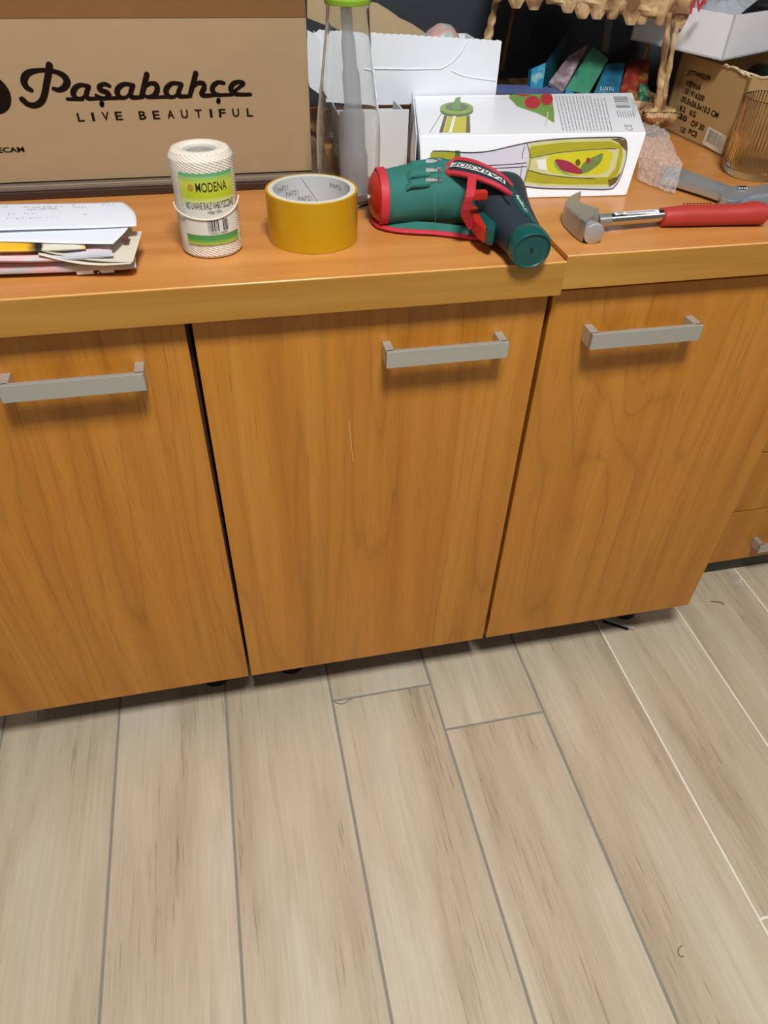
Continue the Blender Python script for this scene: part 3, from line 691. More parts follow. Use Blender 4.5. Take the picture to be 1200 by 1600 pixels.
# ------------------------------------------------------------ drill in its holster
HZ = ZT
dh = thing('drill_holster', 'green fabric tool holster with red piping, lying on the left worktop', 'holster', (.33, .12, HZ))
M_green = fabric_mat('green_woven_fabric', '24665D', '3C8E80'); M_red = simple('red_binding', 'C2303F', .6, var=.08, vs=200, bump=.2, bs=1200)
M_redp = simple('red_plastic', 'B82A1E', .28); M_grip = simple('dark_rubber_grip', '26313A', .55, var=.1, vs=80); M_teal = simple('teal_plastic', '0F4F4B', .32); M_steel = simple('bright_steel', 'C9C9C6', .22, metal=1)
ax = [Vector((.252, .134, HZ + .033)), Vector((.275, .136, HZ + .034)), Vector((.305, .136, HZ + .0355)), Vector((.335, .134, HZ + .037)), Vector((.365, .128, HZ + .036)), Vector((.392, .122, HZ + .034))]
ry = [.036, .0385, .041, .0435, .042, .034]; rz = [.0305, .0320, .0345, .0365, .0355, .031]
bm = B(); secs = []
for i in range(31):
    f = i / 30 * 5; k = min(4, int(f)); u_ = f - k; c = ax[k].lerp(ax[k + 1], u_); a_, b_ = ry[k] + (ry[k + 1] - ry[k]) * u_, rz[k] + (rz[k + 1] - rz[k]) * u_
    secs.append((c, Vector((.08, 1, 0)) * a_, Vector((0, 0, 1)) * b_, 2.3))
loft(bm, secs, 64)
for v in bm.verts:   # folds and sag
    d = Vector((0, 0, 0)); n = noise.noise(v.co * 42); v.co += Vector((0, n * .0022, n * .0018)); v.co.z = max(v.co.z, HZ + .0012)
    if .318 < v.co.x < .345 and v.co.z > HZ + .045: v.co.z += .0012 * math.sin((v.co.y - .1) * 500)
obj('pocket', bm, M_green, dh, smooth=True)
bm = B()
for i in range(2):
    pass
def ringband(c, a_, b_, x0, x1, m, name):
    bm = B(); loft(bm, [(Vector((x0, c.y, c.z)), Vector((.05, 1, 0)) * (a_ - .001), Vector((0, 0, b_ - .001)), 2.3), (Vector((x0 + .001, c.y, c.z)), Vector((.05, 1, 0)) * a_, Vector((0, 0, b_)), 2.3), (Vector((x1 - .001, c.y, c.z)), Vector((.05, 1, 0)) * a_ * 1.01, Vector((0, 0, b_ * 1.01)), 2.3), (Vector((x1, c.y, c.z)), Vector((.05, 1, 0)) * (a_ - .001), Vector((0, 0, b_ - .001)), 2.3)], 48)
    for v in bm.verts: v.co.z = max(v.co.z, HZ + .0008)
    return obj(name, bm, m, dh, smooth=True)
ringband(Vector((0, .135, HZ + .0335)), .0385, .0325, .249, .2605, M_red, 'mouth_binding')
def hz(u, v, h): return onz(u, v, HZ + h)
flp = [hz(582, 334, .005), hz(584, 345, .004), hz(597, 355, .004), hz(630, 361, .004), hz(680, 364, .004), hz(730, 370, .004), hz(768, 375, .005), hz(795, 374, .008)]
bm = B(); tube(bm, smooth_path(flp, 5), .0042, 10, flat=.7); obj('lower_piping', bm, M_red, dh, smooth=True)
bm = B(); fp2 = smooth_path(flp, 3); inn_ = [p + Vector((0, .018, .006)) for p in fp2]
for i in range(len(fp2) - 1): bm.faces.new([bm.verts.new(x) for x in (fp2[i], fp2[i + 1], inn_[i + 1], inn_[i])])
bmesh.ops.remove_doubles(bm, verts=bm.verts[:], dist=.0001); sol(obj('base_flap', bm, M_green, dh), .002)
# bit loops with three silver bits
for (u, v, h, ln) in ((671, 256, .0685, 0), (671, 270, .066, 0), (671, 285, .058, 0)):
    c = hz(u, v, h)
    bm = B(); loft(bm, [(c + Vector((-.030, .001, -.006)), (0, .007, 0), (0, 0, .003), 2), (c + Vector((-.024, 0, -.001)), (0, .0072, 0), (0, 0, .0055), 2), (c + Vector((-.004, 0, -.001)), (0, .0072, 0), (0, 0, .0055), 2), (c + Vector((.000, 0, -.001)), (0, .0065, 0), (0, 0, .005), 2)], 20)
    obj('bit_loop', bm, M_green, dh, smooth=True)
    bm = B(); d = Vector((1, -.06, -.02)); tube(bm, [c + d * s + Vector((0, -.002, .003)) for s in (-.006, .005, .0055, .009, .0105, .014)], [.0036, .0036, .0026, .0026, .0042, .0036], 6)
    b_ = obj('screwdriver_bit', bm, M_steel, dh, label='silver bit tip')
bm = B(); tube(bm, [hz(679, 300, .055), hz(680, 330, .035), hz(681, 360, .008)], .0003, 5); obj('stitch_seam', bm, simple('thread', '6F9088', .7), dh)
# strap over the rear with label
sc_ = smooth_path([hz(700, 262, .070), hz(715, 260, .074), hz(745, 267, .075), hz(775, 280, .070), hz(797, 296, .058), hz(810, 318, .040)], 6)
def ribbon(pts, wd, lift=0.0, side=None, ws=None):
    bm = B(); L = []
    for i, p in enumerate(pts):
        d = (pts[min(i + 1, len(pts) - 1)] - pts[max(i - 1, 0)]).normalized(); s = (side or Vector((.25, 1, .25))); s = (s - d * s.dot(d)).normalized(); n = s.cross(d).normalized()
        if n.z < 0: n = -n
        w2 = wd / 2 * (ws[i] if ws else 1); L.append((p + s * w2 + n * lift, p - s * w2 + n * lift))
    va = [bm.verts.new(a) for a, b in L]; vb_ = [bm.verts.new(b) for a, b in L]
    for i in range(len(L) - 1): bm.faces.new((va[i], va[i + 1], vb_[i + 1], vb_[i]))
    return bm, L
n_ = len(sc_); ws = [min(1, .35 + i / 5) * (1 if i < n_ * .7 else 1 - .55 * (i - n_ * .7) / (n_ * .3)) for i in range(n_)]
bm, L = ribbon(sc_, .026, 0, None, ws); sol(obj('strap', bm, simple('navy_webbing', '1E2A33', .7, bump=.3, bs=900), dh, label='dark closing strap'), .003)
bm = B(); loop = [a for a, b in L] + [b for a, b in L][::-1]; tube(bm, loop + [loop[0]], .0034, 8); obj('strap_piping', bm, M_red, dh, smooth=True)
# woven badge on the strap, lettering seen upside down
i0, i1 = 3, n_ - 9; sub = [sc_[i] for i in range(i0, i1)]
bm, L2 = ribbon(sub, .0085, .0026); obj('badge', bm, simple('badge_white', 'D5D9D6', .6), dh)
tb = text_bm('PARKSIDE', 1.0, .0068, bold=.01); cum = [0]
for a_, b_ in zip(sub[:-1], sub[1:]): cum.append(cum[-1] + (b_ - a_).length)
for v in tb.verts:
    s = (1 - v.co.x) * .93 * cum[-1] + .035 * cum[-1]; k = max(j for j in range(len(cum) - 1) if cum[j] <= s + 1e-9); f = (s - cum[k]) / (cum[k + 1] - cum[k])
    p = sub[k].lerp(sub[k + 1], f); d = (sub[k + 1] - sub[k]).normalized(); sd = Vector((.25, 1, .25)); sd = (sd - d * sd.dot(d)).normalized(); n = sd.cross(d).normalized()
    if n.z < 0: n = -n
    v.co = p + sd * (.0034 - v.co.y) + n * .0030
obj('printed_word', tb, M_blackink, dh)
# vertical red strap at the pocket rear
vs_ = smooth_path([hz(738, 276, .072), hz(735, 300, .067), hz(729, 322, .052), hz(727, 334, .042), hz(733, 346, .030), hz(738, 354, .022)], 5)
bm, L = ribbon(vs_, .0105, 0, Vector((1, .3, 0))); sol(obj('rear_binding', bm, M_red, dh), .003)

dd = thing('cordless_screwdriver', 'dark teal and black cordless screwdriver resting in the green holster', 'tool', (.4, .05, HZ))
bm = B(); loft(bm, [((.2395, .1345, HZ + .033), (0, .015, 0), (0, 0, .013), 2.2), ((.2425, .1345, HZ + .033), (0, .026, 0), (0, 0, .021), 2.3), ((.247, .1345, HZ + .033), (0, .0335, 0), (0, 0, .0275), 2.4), ((.2545, .135, HZ + .033), (0, .036, 0), (0, 0, .0305), 2.4)], 40)
obj('nose_cone', bm, M_redp, dd, smooth=True, label='red plastic nose')
bm = B(); tube(bm, [(.2362, .134, HZ + .034), (.242, .134, HZ + .034)], .0034, 6); obj('bit_socket', bm, M_steel, dd)
# grip: from the barrel end towards the camera
g0, g1 = Vector((.403, .112, HZ + .035)), Vector((.3975, -.024, HZ + .0232))
bm = B(); secs = []; prof_g = [(0, .037, .030), (.12, .036, .031), (.3, .0325, .028), (.5, .0295, .0250), (.7, .0265, .0226), (.88, .0232, .0212), (1.0, .0228, .021)]
for f, a_, b_ in prof_g:
    c = g0.lerp(g1, f) + Vector((-.004 * math.sin(f * PI), 0, 0)); secs.append((c, Vector((a_, .0, 0)), Vector((0, 0, b_)), 2.5))
secs = [((g0.x, g0.y + .022, g0.z), (.018, 0, 0), (0, 0, .016), 2.2), ((g0.x, g0.y + .014, g0.z), (.031, 0, 0), (0, 0, .025), 2.4)] + secs
loft(bm, secs, 48); grip = obj('grip', bm, M_grip, dd, smooth=True, label='black rubber grip')
cdir = (g1 - g0).normalized(); s_ = Vector((1, 0, 0)); t_ = s_.cross(cdir).normalized()
bm = B(); loft(bm, [(g1 + cdir * k, s_ * r_, t_ * r_ * .93, 2.2) for k, r_ in ((-.015, .0225), (-.012, .0240), (-.002, .0246), (.006, .0244), (.010, .0232), (.0112, .0214), (.0094, .0202))], 48)
cap = obj('end_cap', bm, M_teal, dd, smooth=True, label='round teal end cap')
bm = B(); c = g1 + cdir * .0102; disc(bm, c, .0014, cdir, 16, .0034, s_); obj('charging_socket', bm, M_black, cap)
# inset with lettering, laid on the upper side of the grip
def ongrip(u, v, h): return hz(u, v, h)
def gz(p):   # height of the grip surface above a point
    f = (p.y - g0.y) / (g1.y - g0.y); f = max(0, min(1, f)); c = g0.lerp(g1, f) + Vector((-.004 * math.sin(f * PI), 0, 0))
    for (fa, aa, ba), (fb, ab, bb2) in zip(prof_g[:-1], prof_g[1:]):
        if f <= fb: k = (f - fa) / (fb - fa); A_, B_ = aa + (ab - aa) * k, ba + (bb2 - ba) * k; break
    x = min(.98, abs(p.x - c.x) / A_); return c.z + B_ * (1 - x ** 2.5) ** (1 / 2.5)
def drape(bm, lift=.0006):
    for v in bm.verts: v.co.z = gz(v.co) + lift
    return bm
def strip(pts, wd, lift):
    bm = B(); P = smooth_path(pts, 6); L, R2 = [], []
    W = wd if isinstance(wd, list) else [wd, wd]
    for i, p in enumerate(P):
        d = (P[min(i + 1, len(P) - 1)] - P[max(i - 1, 0)]); d.z = 0; d.normalize(); s = Vector((-d.y, d.x, 0)); f = i / (len(P) - 1) * (len(W) - 1); k = min(int(f), len(W) - 2); ww = W[k] + (W[k + 1] - W[k]) * (f - k)
        L.append([p + s * ww * t / 2 for t in (-1, -.5, 0, .5, 1)])
    V = [[bm.verts.new(x) for x in r] for r in L]
    for a_, b_ in zip(V[:-1], V[1:]):
        for k in range(4): bm.faces.new((a_[k], a_[k + 1], b_[k + 1], b_[k]))
    return drape(bm, lift)
obj('grip_inlay', strip([(.402, .085, 0), (.404, .062, 0), (.404, .040, 0), (.404, .018, 0), (.406, .004, 0), (.407, -.010, 0)], [.004, .006, .0135, .0135, .006, .008], .0007), M_teal, grip, smooth=True)
obj('grip_ridge', strip([(.384, .080, 0), (.386, .055, 0), (.389, .030, 0)], [.0016, .0016], .0011), M_black, grip)
tb = text_bm('Rapidfire 2.1', .036, .0052, bold=.015)
for v in tb.verts: v.co = Vector((.4015 + v.co.y, .050 - v.co.x, 0))
bmesh.ops.subdivide_edges(tb, edges=tb.edges[:], cuts=1); obj('printed_word', drape(tb, .0012), simple('white_ink', 'DDE3E0', .5), grip)
def wedge(pts, z0, z1, bev, m, name, label=None):
    bm = B(); poly(bm, [Vector((p.x, p.y, z0)) for p in pts], (0, 0, z1 - z0)); o = obj(name, bm, m, dd, label=label); md = o.modifiers.new('b', 'BEVEL'); md.width = bev; md.segments = 3; return o
wedge([hz(u, v, .030) for u, v in ((742, 300), (754, 305), (782, 332), (779, 350), (772, 366), (760, 362), (750, 345), (740, 322))], HZ + .014, HZ + .036, .004, M_teal, 'trigger_guard')
wedge([hz(u, v, .026) for u, v in ((734, 308), (745, 313), (765, 344), (766, 356), (765, 367), (753, 364), (740, 352), (732, 334))], HZ + .014, HZ + .034, .004, M_redp, 'trigger', 'red trigger')
c = hz(750, 300, .062); obj('direction_switch', box(B(), c + Vector((-.010, -.006, -.008)), c + Vector((.0085, .004, .002)), .0015), M_redp, dd)

# ------------------------------------------------------------ claw hammer
hm = thing('claw_hammer', 'steel claw hammer with red rubber grip lying on the right worktop', 'hammer', (.6, .06, ZT2))
HZ2 = ZT2; zc = HZ2 + .0135
def h2(u, v, h=.0135): return onz(u, v, HZ2 + h)
M_hs = simple('worn_hammer_steel', 'ABAAA6', .32, metal=.65, var=.12, vs=120); M_hg = simple('red_rubber', 'B0372F', .5, var=.06, vs=120)
sA, sB, sC = h2(938, 345), h2(1033, 337), h2(1192, 334)
bm = B(); tube(bm, [sA, sB + Vector((.004, 0, 0))], .0078, 24); obj('shaft', bm, M_steel, hm, smooth=True)
dirh = (sB - sA).normalized(); sh = dirh.cross(Vector((0, 0, 1))).normalized()
bm = B(); tube(bm, [h2(932, 346), h2(951, 344)], [.0092, .0088], 20); obj('ferrule', bm, M_hs, hm, smooth=True)
bm = B(); p0, p1 = h2(957, 343), h2(1025, 337.5)
def lbl(s, q_):
    a_ = -2.0 + 2.3 * q_; p = p0.lerp(p1, s); return p + sh * (.0081 * math.cos(a_ + PI / 2) * -1) + Vector((0, 0, .0081 * math.sin(a_ + PI / 2 + .0)))
grid(bm, 2, 14, lambda s, q_: p0.lerp(p1, s) + sh * (.0082 * math.sin(-1.1 + 2.3 * q_)) + Vector((0, 0, .0082 * math.cos(-1.1 + 2.3 * q_))))
hl = obj('paper_label', bm, simple('label_white', 'DDDDE2', .5), hm)
for s0, s1, qy, st in ((.27, .86, .0040, 'Art. No. 6108310'), (.27, .86, .0062, 'Mlotek slusarski 450g')): pass
xd = (p1 - p0).normalized(); nrm = (sh * .45 + Vector((0, 0, .9))).normalized(); upd = nrm.cross(xd)
if upd.y < 0: upd = -upd
for f_, w_, off_ in ((.26, .040, .0012), (.26, .026, -.0024)):
    bm = B(); o0 = p0.lerp(p1, f_) + nrm * .0086 + upd * off_; x = 0
    while x < w_:
        l_ = random.uniform(.001, .003); stroke(bm, [o0 + xd * x, o0 + xd * (x + l_)], .0012, nrm); x += l_ + .0007
    obj('fine_print', bm, M_inkg, hl)
bm = B(); o0 = p0.lerp(p1, .08) + nrm * .0086; 
for a_, b_ in (((0, -.003), (.006, -.003)), ((.006, -.003), (.006, .003)), ((.006, .003), (0, .003)), ((0, .003), (0, -.003)), ((.0015, -.001), (.0045, -.001)), ((.003, -.001), (.0035, .002))): stroke(bm, [o0 + xd * a_[0] + upd * a_[1], o0 + xd * b_[0] + upd * b_[1]], .0006, nrm)
obj('printed_mark', bm, M_blackink, hl)
bm = B(); gp = [sB + (sC - sB) * f for f in (0, .006, .05, .25, .5, .75, .9, .98, 1.0)]
loft(bm, [(Vector((p.x, p.y, HZ2 + r_ * .93 + .0005)), sh * r_, Vector((0, 0, r_ * .9)), 2.3) for p, r_ in zip(gp, (.0105, .0118, .0125, .0138, .0135, .0140, .0155, .0145, .009))], 32)
hg = obj('grip', bm, M_hg, hm, smooth=True, label='red rubber grip')
for k in range(9):
    c = sB.lerp(sC, .21 + k * .032); bm = B(); box(bm, (c.x - .0012, c.y + .003, HZ2 + .0263), (c.x + .0012, c.y + .0055, HZ2 + .0271)); obj('grip_notch', bm, simple('dark_red', '7A2420', .6) if k == 0 else bpy.data.materials['dark_red'], hg)
# head: plan-view silhouette extruded, claws split
def hd(u, v): p = h2(u, v, .024); return Vector((p.x, p.y, 0))
out = [(909, 298), (898, 303), (887, 310), (882.5, 318), (887, 326), (896, 335), (906, 344), (916, 350), (921, 344), (929, 340), (936, 339), (936, 328), (928, 326), (912, 321), (902, 315), (903, 307)]
P2 = [hd(u, v) for u, v in out]; z0, z1 = HZ2 + .0008, HZ2 + .0265
bm = B(); poly(bm, [Vector((p.x, p.y, z0)) for p in P2], (0, 0, z1 - z0))
tz = .0035
for v in bm.verts:   # claws taper in height towards the tip
    k = max(0, min(1, (v.co.y - .085) / .07)); v.co.z = HZ2 + .0135 + (v.co.z - HZ2 - .0135) * (1 - .2 * k)
bmesh.ops.triangulate(bm, faces=[f for f in bm.faces if len(f.verts) > 4]); bmesh.ops.recalc_face_normals(bm, faces=bm.faces[:])
o = obj('head', bm, M_hs, hm, label='polished steel head'); md = o.modifiers.new('b', 'BEVEL'); md.width = .0016; md.segments = 2; md.limit_method = 'ANGLE'; md.angle_limit = .6
ca, cb = Vector((h2(908, 344, .0135))), Vector((h2(929, 366, .0125)))
dn = (cb - ca).normalized()
bm = B(); tube(bm, [ca - dn * .002, ca + dn * .008, ca + dn * .013, cb - dn * .009, cb - dn * .007, cb - dn * .001, cb], [.0110, .0100, .0092, .0100, .0126, .0128, .0114], 32); obj('striking_face', bm, simple('worn_face_steel', 'BDBCBA', .4, metal=.5, var=.1, vs=300), hm, smooth=True)

# ------------------------------------------------------------ adjustable wrench
wr = thing('adjustable_wrench', 'grey chrome adjustable wrench partly under the bubble wrap', 'wrench', (.78, .17, ZT2))
M_chr = simple('satin_chrome', 'BCC5CF', .25, metal=.7)
def h3(u, v, h=.014): return onz(u, v, ZT2 + h)
def prism(pts, z0, z1, bevel=.0015):
    bm = B(); poly(bm, [Vector((p.x, p.y, z0)) for p in pts], (0, 0, z1 - z0)); bmesh.ops.triangulate(bm, faces=[f for f in bm.faces if len(f.verts) > 4]); return bm
Ps = [h3(u, v) for u, v in ((1038, 258), (1064, 262), (1100, 274), (1135, 287), (1160, 297), (1155, 310), (1128, 304), (1098, 294), (1062, 283), (1034, 276))]
def bevo(o, wd=.0014):
    m = o.modifiers.new('b', 'BEVEL'); m.width = wd; m.segments = 2; m.limit_method = 'ANGLE'; m.angle_limit = .6; return o
bevo(obj('handle', prism(Ps, ZT2 + .004, ZT2 + .014), M_chr, wr))
Pg = [h3(u, v, .0145) for u, v in ((1070, 270), (1100, 280), (1128, 290), (1140, 295), (1137, 299), (1125, 296), (1098, 286), (1068, 276))]
obj('handle_recess', prism(Pg, ZT2 + .0138, ZT2 + .0144), simple('recess_grey', 'A2AAB4', .35, metal=.5), wr)
Ph = [h3(u, v, .020) for u, v in ((1127, 297), (1150, 288), (1172, 291), (1200, 286), (1235, 276), (1262, 286), (1245, 300), (1215, 300), (1175, 305), (1150, 313), (1136, 312), (1128, 307))]
bevo(obj('head', prism(Ph, ZT2 + .0005, ZT2 + .020), M_chr, wr), .002)
Pj = [h3(u, v, .017) for u, v in ((1172, 306), (1200, 301), (1250, 303), (1240, 318), (1205, 324), (1168, 318), (1152, 318))]
bevo(obj('movable_jaw', prism(Pj, ZT2 + .0015, ZT2 + .017), M_chr, wr))
bm = B(); ka, kb = h3(1152, 296, .0195), h3(1166, 296, .0195); d_ = kb - ka
for k in range(4): tube(bm, [ka + d_ * (k / 4), ka + d_ * (k / 4 + .14)], .0048, 14)
obj('knurled_screw', bm, M_steel, wr, smooth=True)

# ------------------------------------------------------------ bubble wrap
def bubble(name, label, fnc, nu, nv, m, br=.0042):
    bm = B(); V = grid(bm, nu, nv, fnc)
    bmesh.ops.recalc_face_normals(bm, faces=bm.faces[:])
    return bm
M_bub = film_mat('bubble_film', 'E8E6E6', .34, .06, bump=.9, bs=330, spec=1.0)
def bw(s, q_):
    tl, tr, bl_, br = ony(1000, 190, .262), onz(1042, 205, ZT2 + .045), onz(996, 280, ZT2 + .004), onz(1054, 303, ZT2 + .004)
    mid = onz(1066, 258, ZT2 + .030)
    rt = tr.lerp(mid, min(1, q_ * 1.8)) if q_ < .56 else mid.lerp(br, (q_ - .56) / .44)
    lt = tl.lerp(bl_, q_)
    p = lt.lerp(rt, s); k = noise.noise(p * 35); n2 = noise.noise(p * 90 + Vector((5, 0, 0)))
    cell = abs(math.sin(s * 24)) * abs(math.sin(q_ * 34 + (1.57 if int(s * 24 / PI) % 2 else 0)))
    p = p + Vector((-.2, -.45, .75)) * (.010 * math.sin(PI * s) * math.sin(PI * min(1, q_ + .1)) + .0055 * k + .0035 * n2 + .0030 * noise.noise(p * 190) + .0012 * noise.noise(p * 330))
    p.z = max(p.z, ZT2 + .0015); return p
bm = B(); grid(bm, 130, 190, bw); tag(obj('bubble_wrap', bm, M_bub, smooth=True), 'crumpled clear bubble wrap draped over the wrench end beside the printed white box', 'bubble wrap')

# ------------------------------------------------------------ kraft carton with stencilled text, white tray on it
vb_ = thing('kraft_carton', 'worn kraft carton with stencilled weights and a barcode sticker at the right', 'box', (.95, .42, ZT2))
VP0 = Vector((.8725, .312, ZT2)); VU = Vector((.0165, -.171, 0)).normalized(); VN = Vector((VU.y, -VU.x, 0))
if VN.x > 0: VN = -VN
def vp(u, v, l=.0006): return onp(u, v, VP0 + VN * l, VN)
vd = VP0 - VU * .185; ve = VP0 + VU * .045; back = -VN * .24
bm = B(); zt3 = ZT2 + .117
rim = [vp(1172, 121, 0), vp(1168, 117, 0), vp(1163, 117, 0), vp(1158, 112, 0), vp(1152, 108, 0), vp(1146, 105, 0), vp(1141, 106, 0), vp(1136, 102, 0), vp(1131, 103, 0)]
ve = Vector((rim[0].x, rim[0].y, ZT2)); zt3 = rim[-1].z
face = [Vector((vd.x, vd.y, ZT2 + .0004)), Vector((ve.x, ve.y, ZT2 + .0004))] + rim + [Vector((vd.x, vd.y, zt3))]
poly(bm, face, -VN * .004); bmesh.ops.triangulate(bm, faces=[f for f in bm.faces if len(f.verts) > 4]); obj('printed_side', bm, M_card2, vb_)
bm = B(); tear = []
f0 = ve; f1 = ve + back
tp_ = []
for i in range(24):
    s = i / 23; p = f0.lerp(f1, s); tp_.append(Vector((p.x, p.y, rim[0].z - .006 * s + .003 * noise.noise(Vector((s * 14, 1, 0))))))
poly(bm, [Vector((f0.x, f0.y, ZT2 + .0004)), Vector((f1.x, f1.y, ZT2 + .0004))] + tp_[::-1], VU * -.004); bmesh.ops.triangulate(bm, faces=[f for f in bm.faces if len(f.verts) > 4]); obj('torn_end', bm, M_card2, vb_, label='end wall with a ragged torn rim')
bm = B(); g = [vd + back, ve + back]; poly(bm, [Vector((g[0].x, g[0].y, ZT2 + .0004)), Vector((g[1].x, g[1].y, ZT2 + .0004)), Vector((g[1].x, g[1].y, zt3 - .03)), Vector((g[0].x, g[0].y, zt3))], VN * .004)
poly(bm, [Vector((vd.x, vd.y, ZT2 + .0004)), Vector((g[0].x, g[0].y, ZT2 + .0004)), Vector((g[0].x, g[0].y, zt3)), Vector((vd.x, vd.y, zt3))], VU * .004)
poly(bm, [Vector((p.x, p.y, ZT2 + .0006)) for p in (vd, ve, ve + back, vd + back)], (0, 0, .003)); obj('carton_body', bm, M_card2, vb_)
# ragged paper curling at the front corner
bm = B(); tube(bm, smooth_path([p + Vector((0, 0, .0005)) + VN * .001 for p in rim], 3) + [p + Vector((0, 0, .0005)) for p in tp_[1:]], .0017, 6, lobes=3, amp=.3, twist=1.3); obj('torn_edge', bm, simple('torn_kraft', 'D2BC9A', .9), vb_, label='pale torn rim')
def vline(s, name, a_, b_, hh, bold=.0):
    A_, Bp = vp(*a_), vp(*b_); X = Bp - A_; U = Vector((0, 0, 1)); text_on(s, name, M_ink, vb_, A_, X, U, X.length, hh, lift=-.0002 if False else .0002, bold=bold)
def vl(s, u0, v0, u1, v1, hp, bold=.02):   # baseline endpoints, letter height in pixels of the photo
    A_, Bp = vp(u0, v0), vp(u1, v1); Cc = vp(u0 + hp * .22, v0 - hp); X = Bp - A_
    text_on(s, 'stencil_text', M_ink, vb_, A_, X, Cc - A_, X.length, (Cc - A_).length * .92, lift=.0002, bold=bold)
vl('JYTW0239', 1073, 118, 1108, 129, 11); vl('VIENNA', 1071, 134, 1094, 142, 10); vl(': 051916200', 1066, 144, 1099, 159, 10); vl(':30.5x26.5x10.5 CM', 1063, 157, 1121, 185, 9.5)
vl(': 8.2', 1058, 171, 1070, 176, 9); vl('KG', 1077, 180, 1086, 184, 10); vl(': 20', 1054, 180, 1072, 191, 9); vl('OF 30', 1079, 196, 1099, 205, 10); vl('120', 1062, 205, 1070, 209, 9); vl('PCS', 1075, 209, 1088, 215, 9.5)
st_ = [vp(u, v, .0012) for u, v in ((1107, 197), (1136, 213), (1127, 242), (1097, 225))]
bm = B(); poly(bm, st_); sk = obj('sticker', bm, simple('sticker_white', 'D8D0C0', .6), vb_)
bm = B(); 
for i in range(17):
    s = .14 + .72 * i / 16
    stroke(bm, [(st_[3].lerp(st_[2], s)).lerp(st_[0].lerp(st_[1], s), .26) + VN * .0003, (st_[3].lerp(st_[2], s)).lerp(st_[0].lerp(st_[1], s), .88) + VN * .0003], random.choice((.0004, .0008, .0011)), VN)
obj('barcode', bm, M_blackink, sk)

# tray
TA = Vector((.850, .3712, 1.0)); dL = Vector((-.335, .942, 0)).normalized(); dR = Vector((.878, .479, 0)).normalized()
TA.z = ZT2 + .1285
TA = onz(1128, 95, TA.z)
wt = thing('white_tray', 'shallow white card tray resting on the kraft carton', 'tray', tuple(TA))
LL = (onz(985, 62, TA.z) - TA).length; hT = .0585; W2 = .30; dL = (onz(985, 62, TA.z) - TA).normalized(); dR = (onz(1200, 80, TA.z) - TA).normalized()
bm = B()
def panel(a_, d_, l_, h_, inn): poly(bm, [a_, a_ + d_ * l_, a_ + d_ * l_ + Vector((0, 0, h_)), a_ + Vector((0, 0, h_))], inn * .0025)
panel(TA, dL, LL, hT, dR); panel(TA, dR, W2, hT, dL); panel(TA + dR * W2, dL, LL, hT, -dR); panel(TA + dL * LL, dR, W2, hT, -dL)
poly(bm, [TA, TA + dR * W2, TA + dR * W2 + dL * LL, TA + dL * LL], (0, 0, .0025)); obj('tray_body', bm, M_wgloss, wt)
# clear bag in the tray with red lettering
def bagf(s, q_):
    p = TA + dR * (.012 + (W2 - .03) * s) + dL * (.008 + (LL - .02) * q_); e = math.sin(PI * min(1, max(0, s))) ** .5 * math.sin(PI * q_) ** .5
    p.z = TA.z + .02 + .060 * e + .012 * noise.noise(p * 22) + .006 * noise.noise(p * 60); return p
bm = B(); grid(bm, 70, 50, bagf); bg = tag(obj('plastic_wrap', bm, film_mat('crinkled_film', 'AEB4BA', .6, .12, bump=1.0, bs=90, spec=1.0), smooth=True), 'crinkled clear plastic bag with red lettering in the white tray', 'bag')
for ch, u, v in (('I', 1082, 12), ('V', 1091, 8.5), ('e', 1101, 2)):
    P0_ = onp(u, v, TA + dL * .030 + Vector((0, 0, .07)), (0, -1, 0)); hh = .016 if ch != 'e' else .008
    tb = text_bm(ch, None, hh, bold=.06, shear=.1)
    for v_ in tb.verts: v_.co = P0_ + Vector((v_.co.x - .003, -.0 + v_.co.y * .3, v_.co.y - hh / 2))
    obj('printed_letter', tb, simple('red_lettering', 'B02A34', .4), bg)
bm = B(); tk = onp(1186, 12, TA + dR * .07 + dL * .02 + Vector((0, 0, .06)), (0, -1, 0))
M_ = Matrix.Translation(tk) @ Matrix.Rotation(.25, 4, 'Z') @ Matrix.Rotation(-.7, 4, 'X'); box(bm, (-.020, -.016, -.003), (.030, .016, .003), .001, 2, M_); bk = obj('black_card', bm, M_black); tag(bk, 'small black card with white lines in the white tray', 'card')
for k in range(3):
    bm = B(); box(bm, (-.012 + k * .013, -.012, .0031), (-.0105 + k * .013, .010, .0036), 0, 2, M_); obj('white_line', bm, simple('white_mark', 'C8CCD0', .5) if k == 0 else bpy.data.materials['white_mark'], bk)
# dark green bottle lying in the kraft carton
bm = B(); ba = onz(1160, 108, ZT2 + .085); bb_ = onz(1275, 160, ZT2 + .085); dv = (bb_ - ba).normalized(); ba2 = ba + Vector((.022, .03, -.012))
tube(bm, [ba2 + dv * s for s in (-.05, -.04, .0, .02, .05, .09, .15, .2, .21)], [.010, .013, .014, .018, .026, .029, .029, .027, .02], 32)
tag(obj('glass_bottle', bm, simple('dark_green_glass', '0C2420', .12, coat=.5), smooth=True), 'dark green glass bottle lying in the kraft carton under the tray', 'bottle')

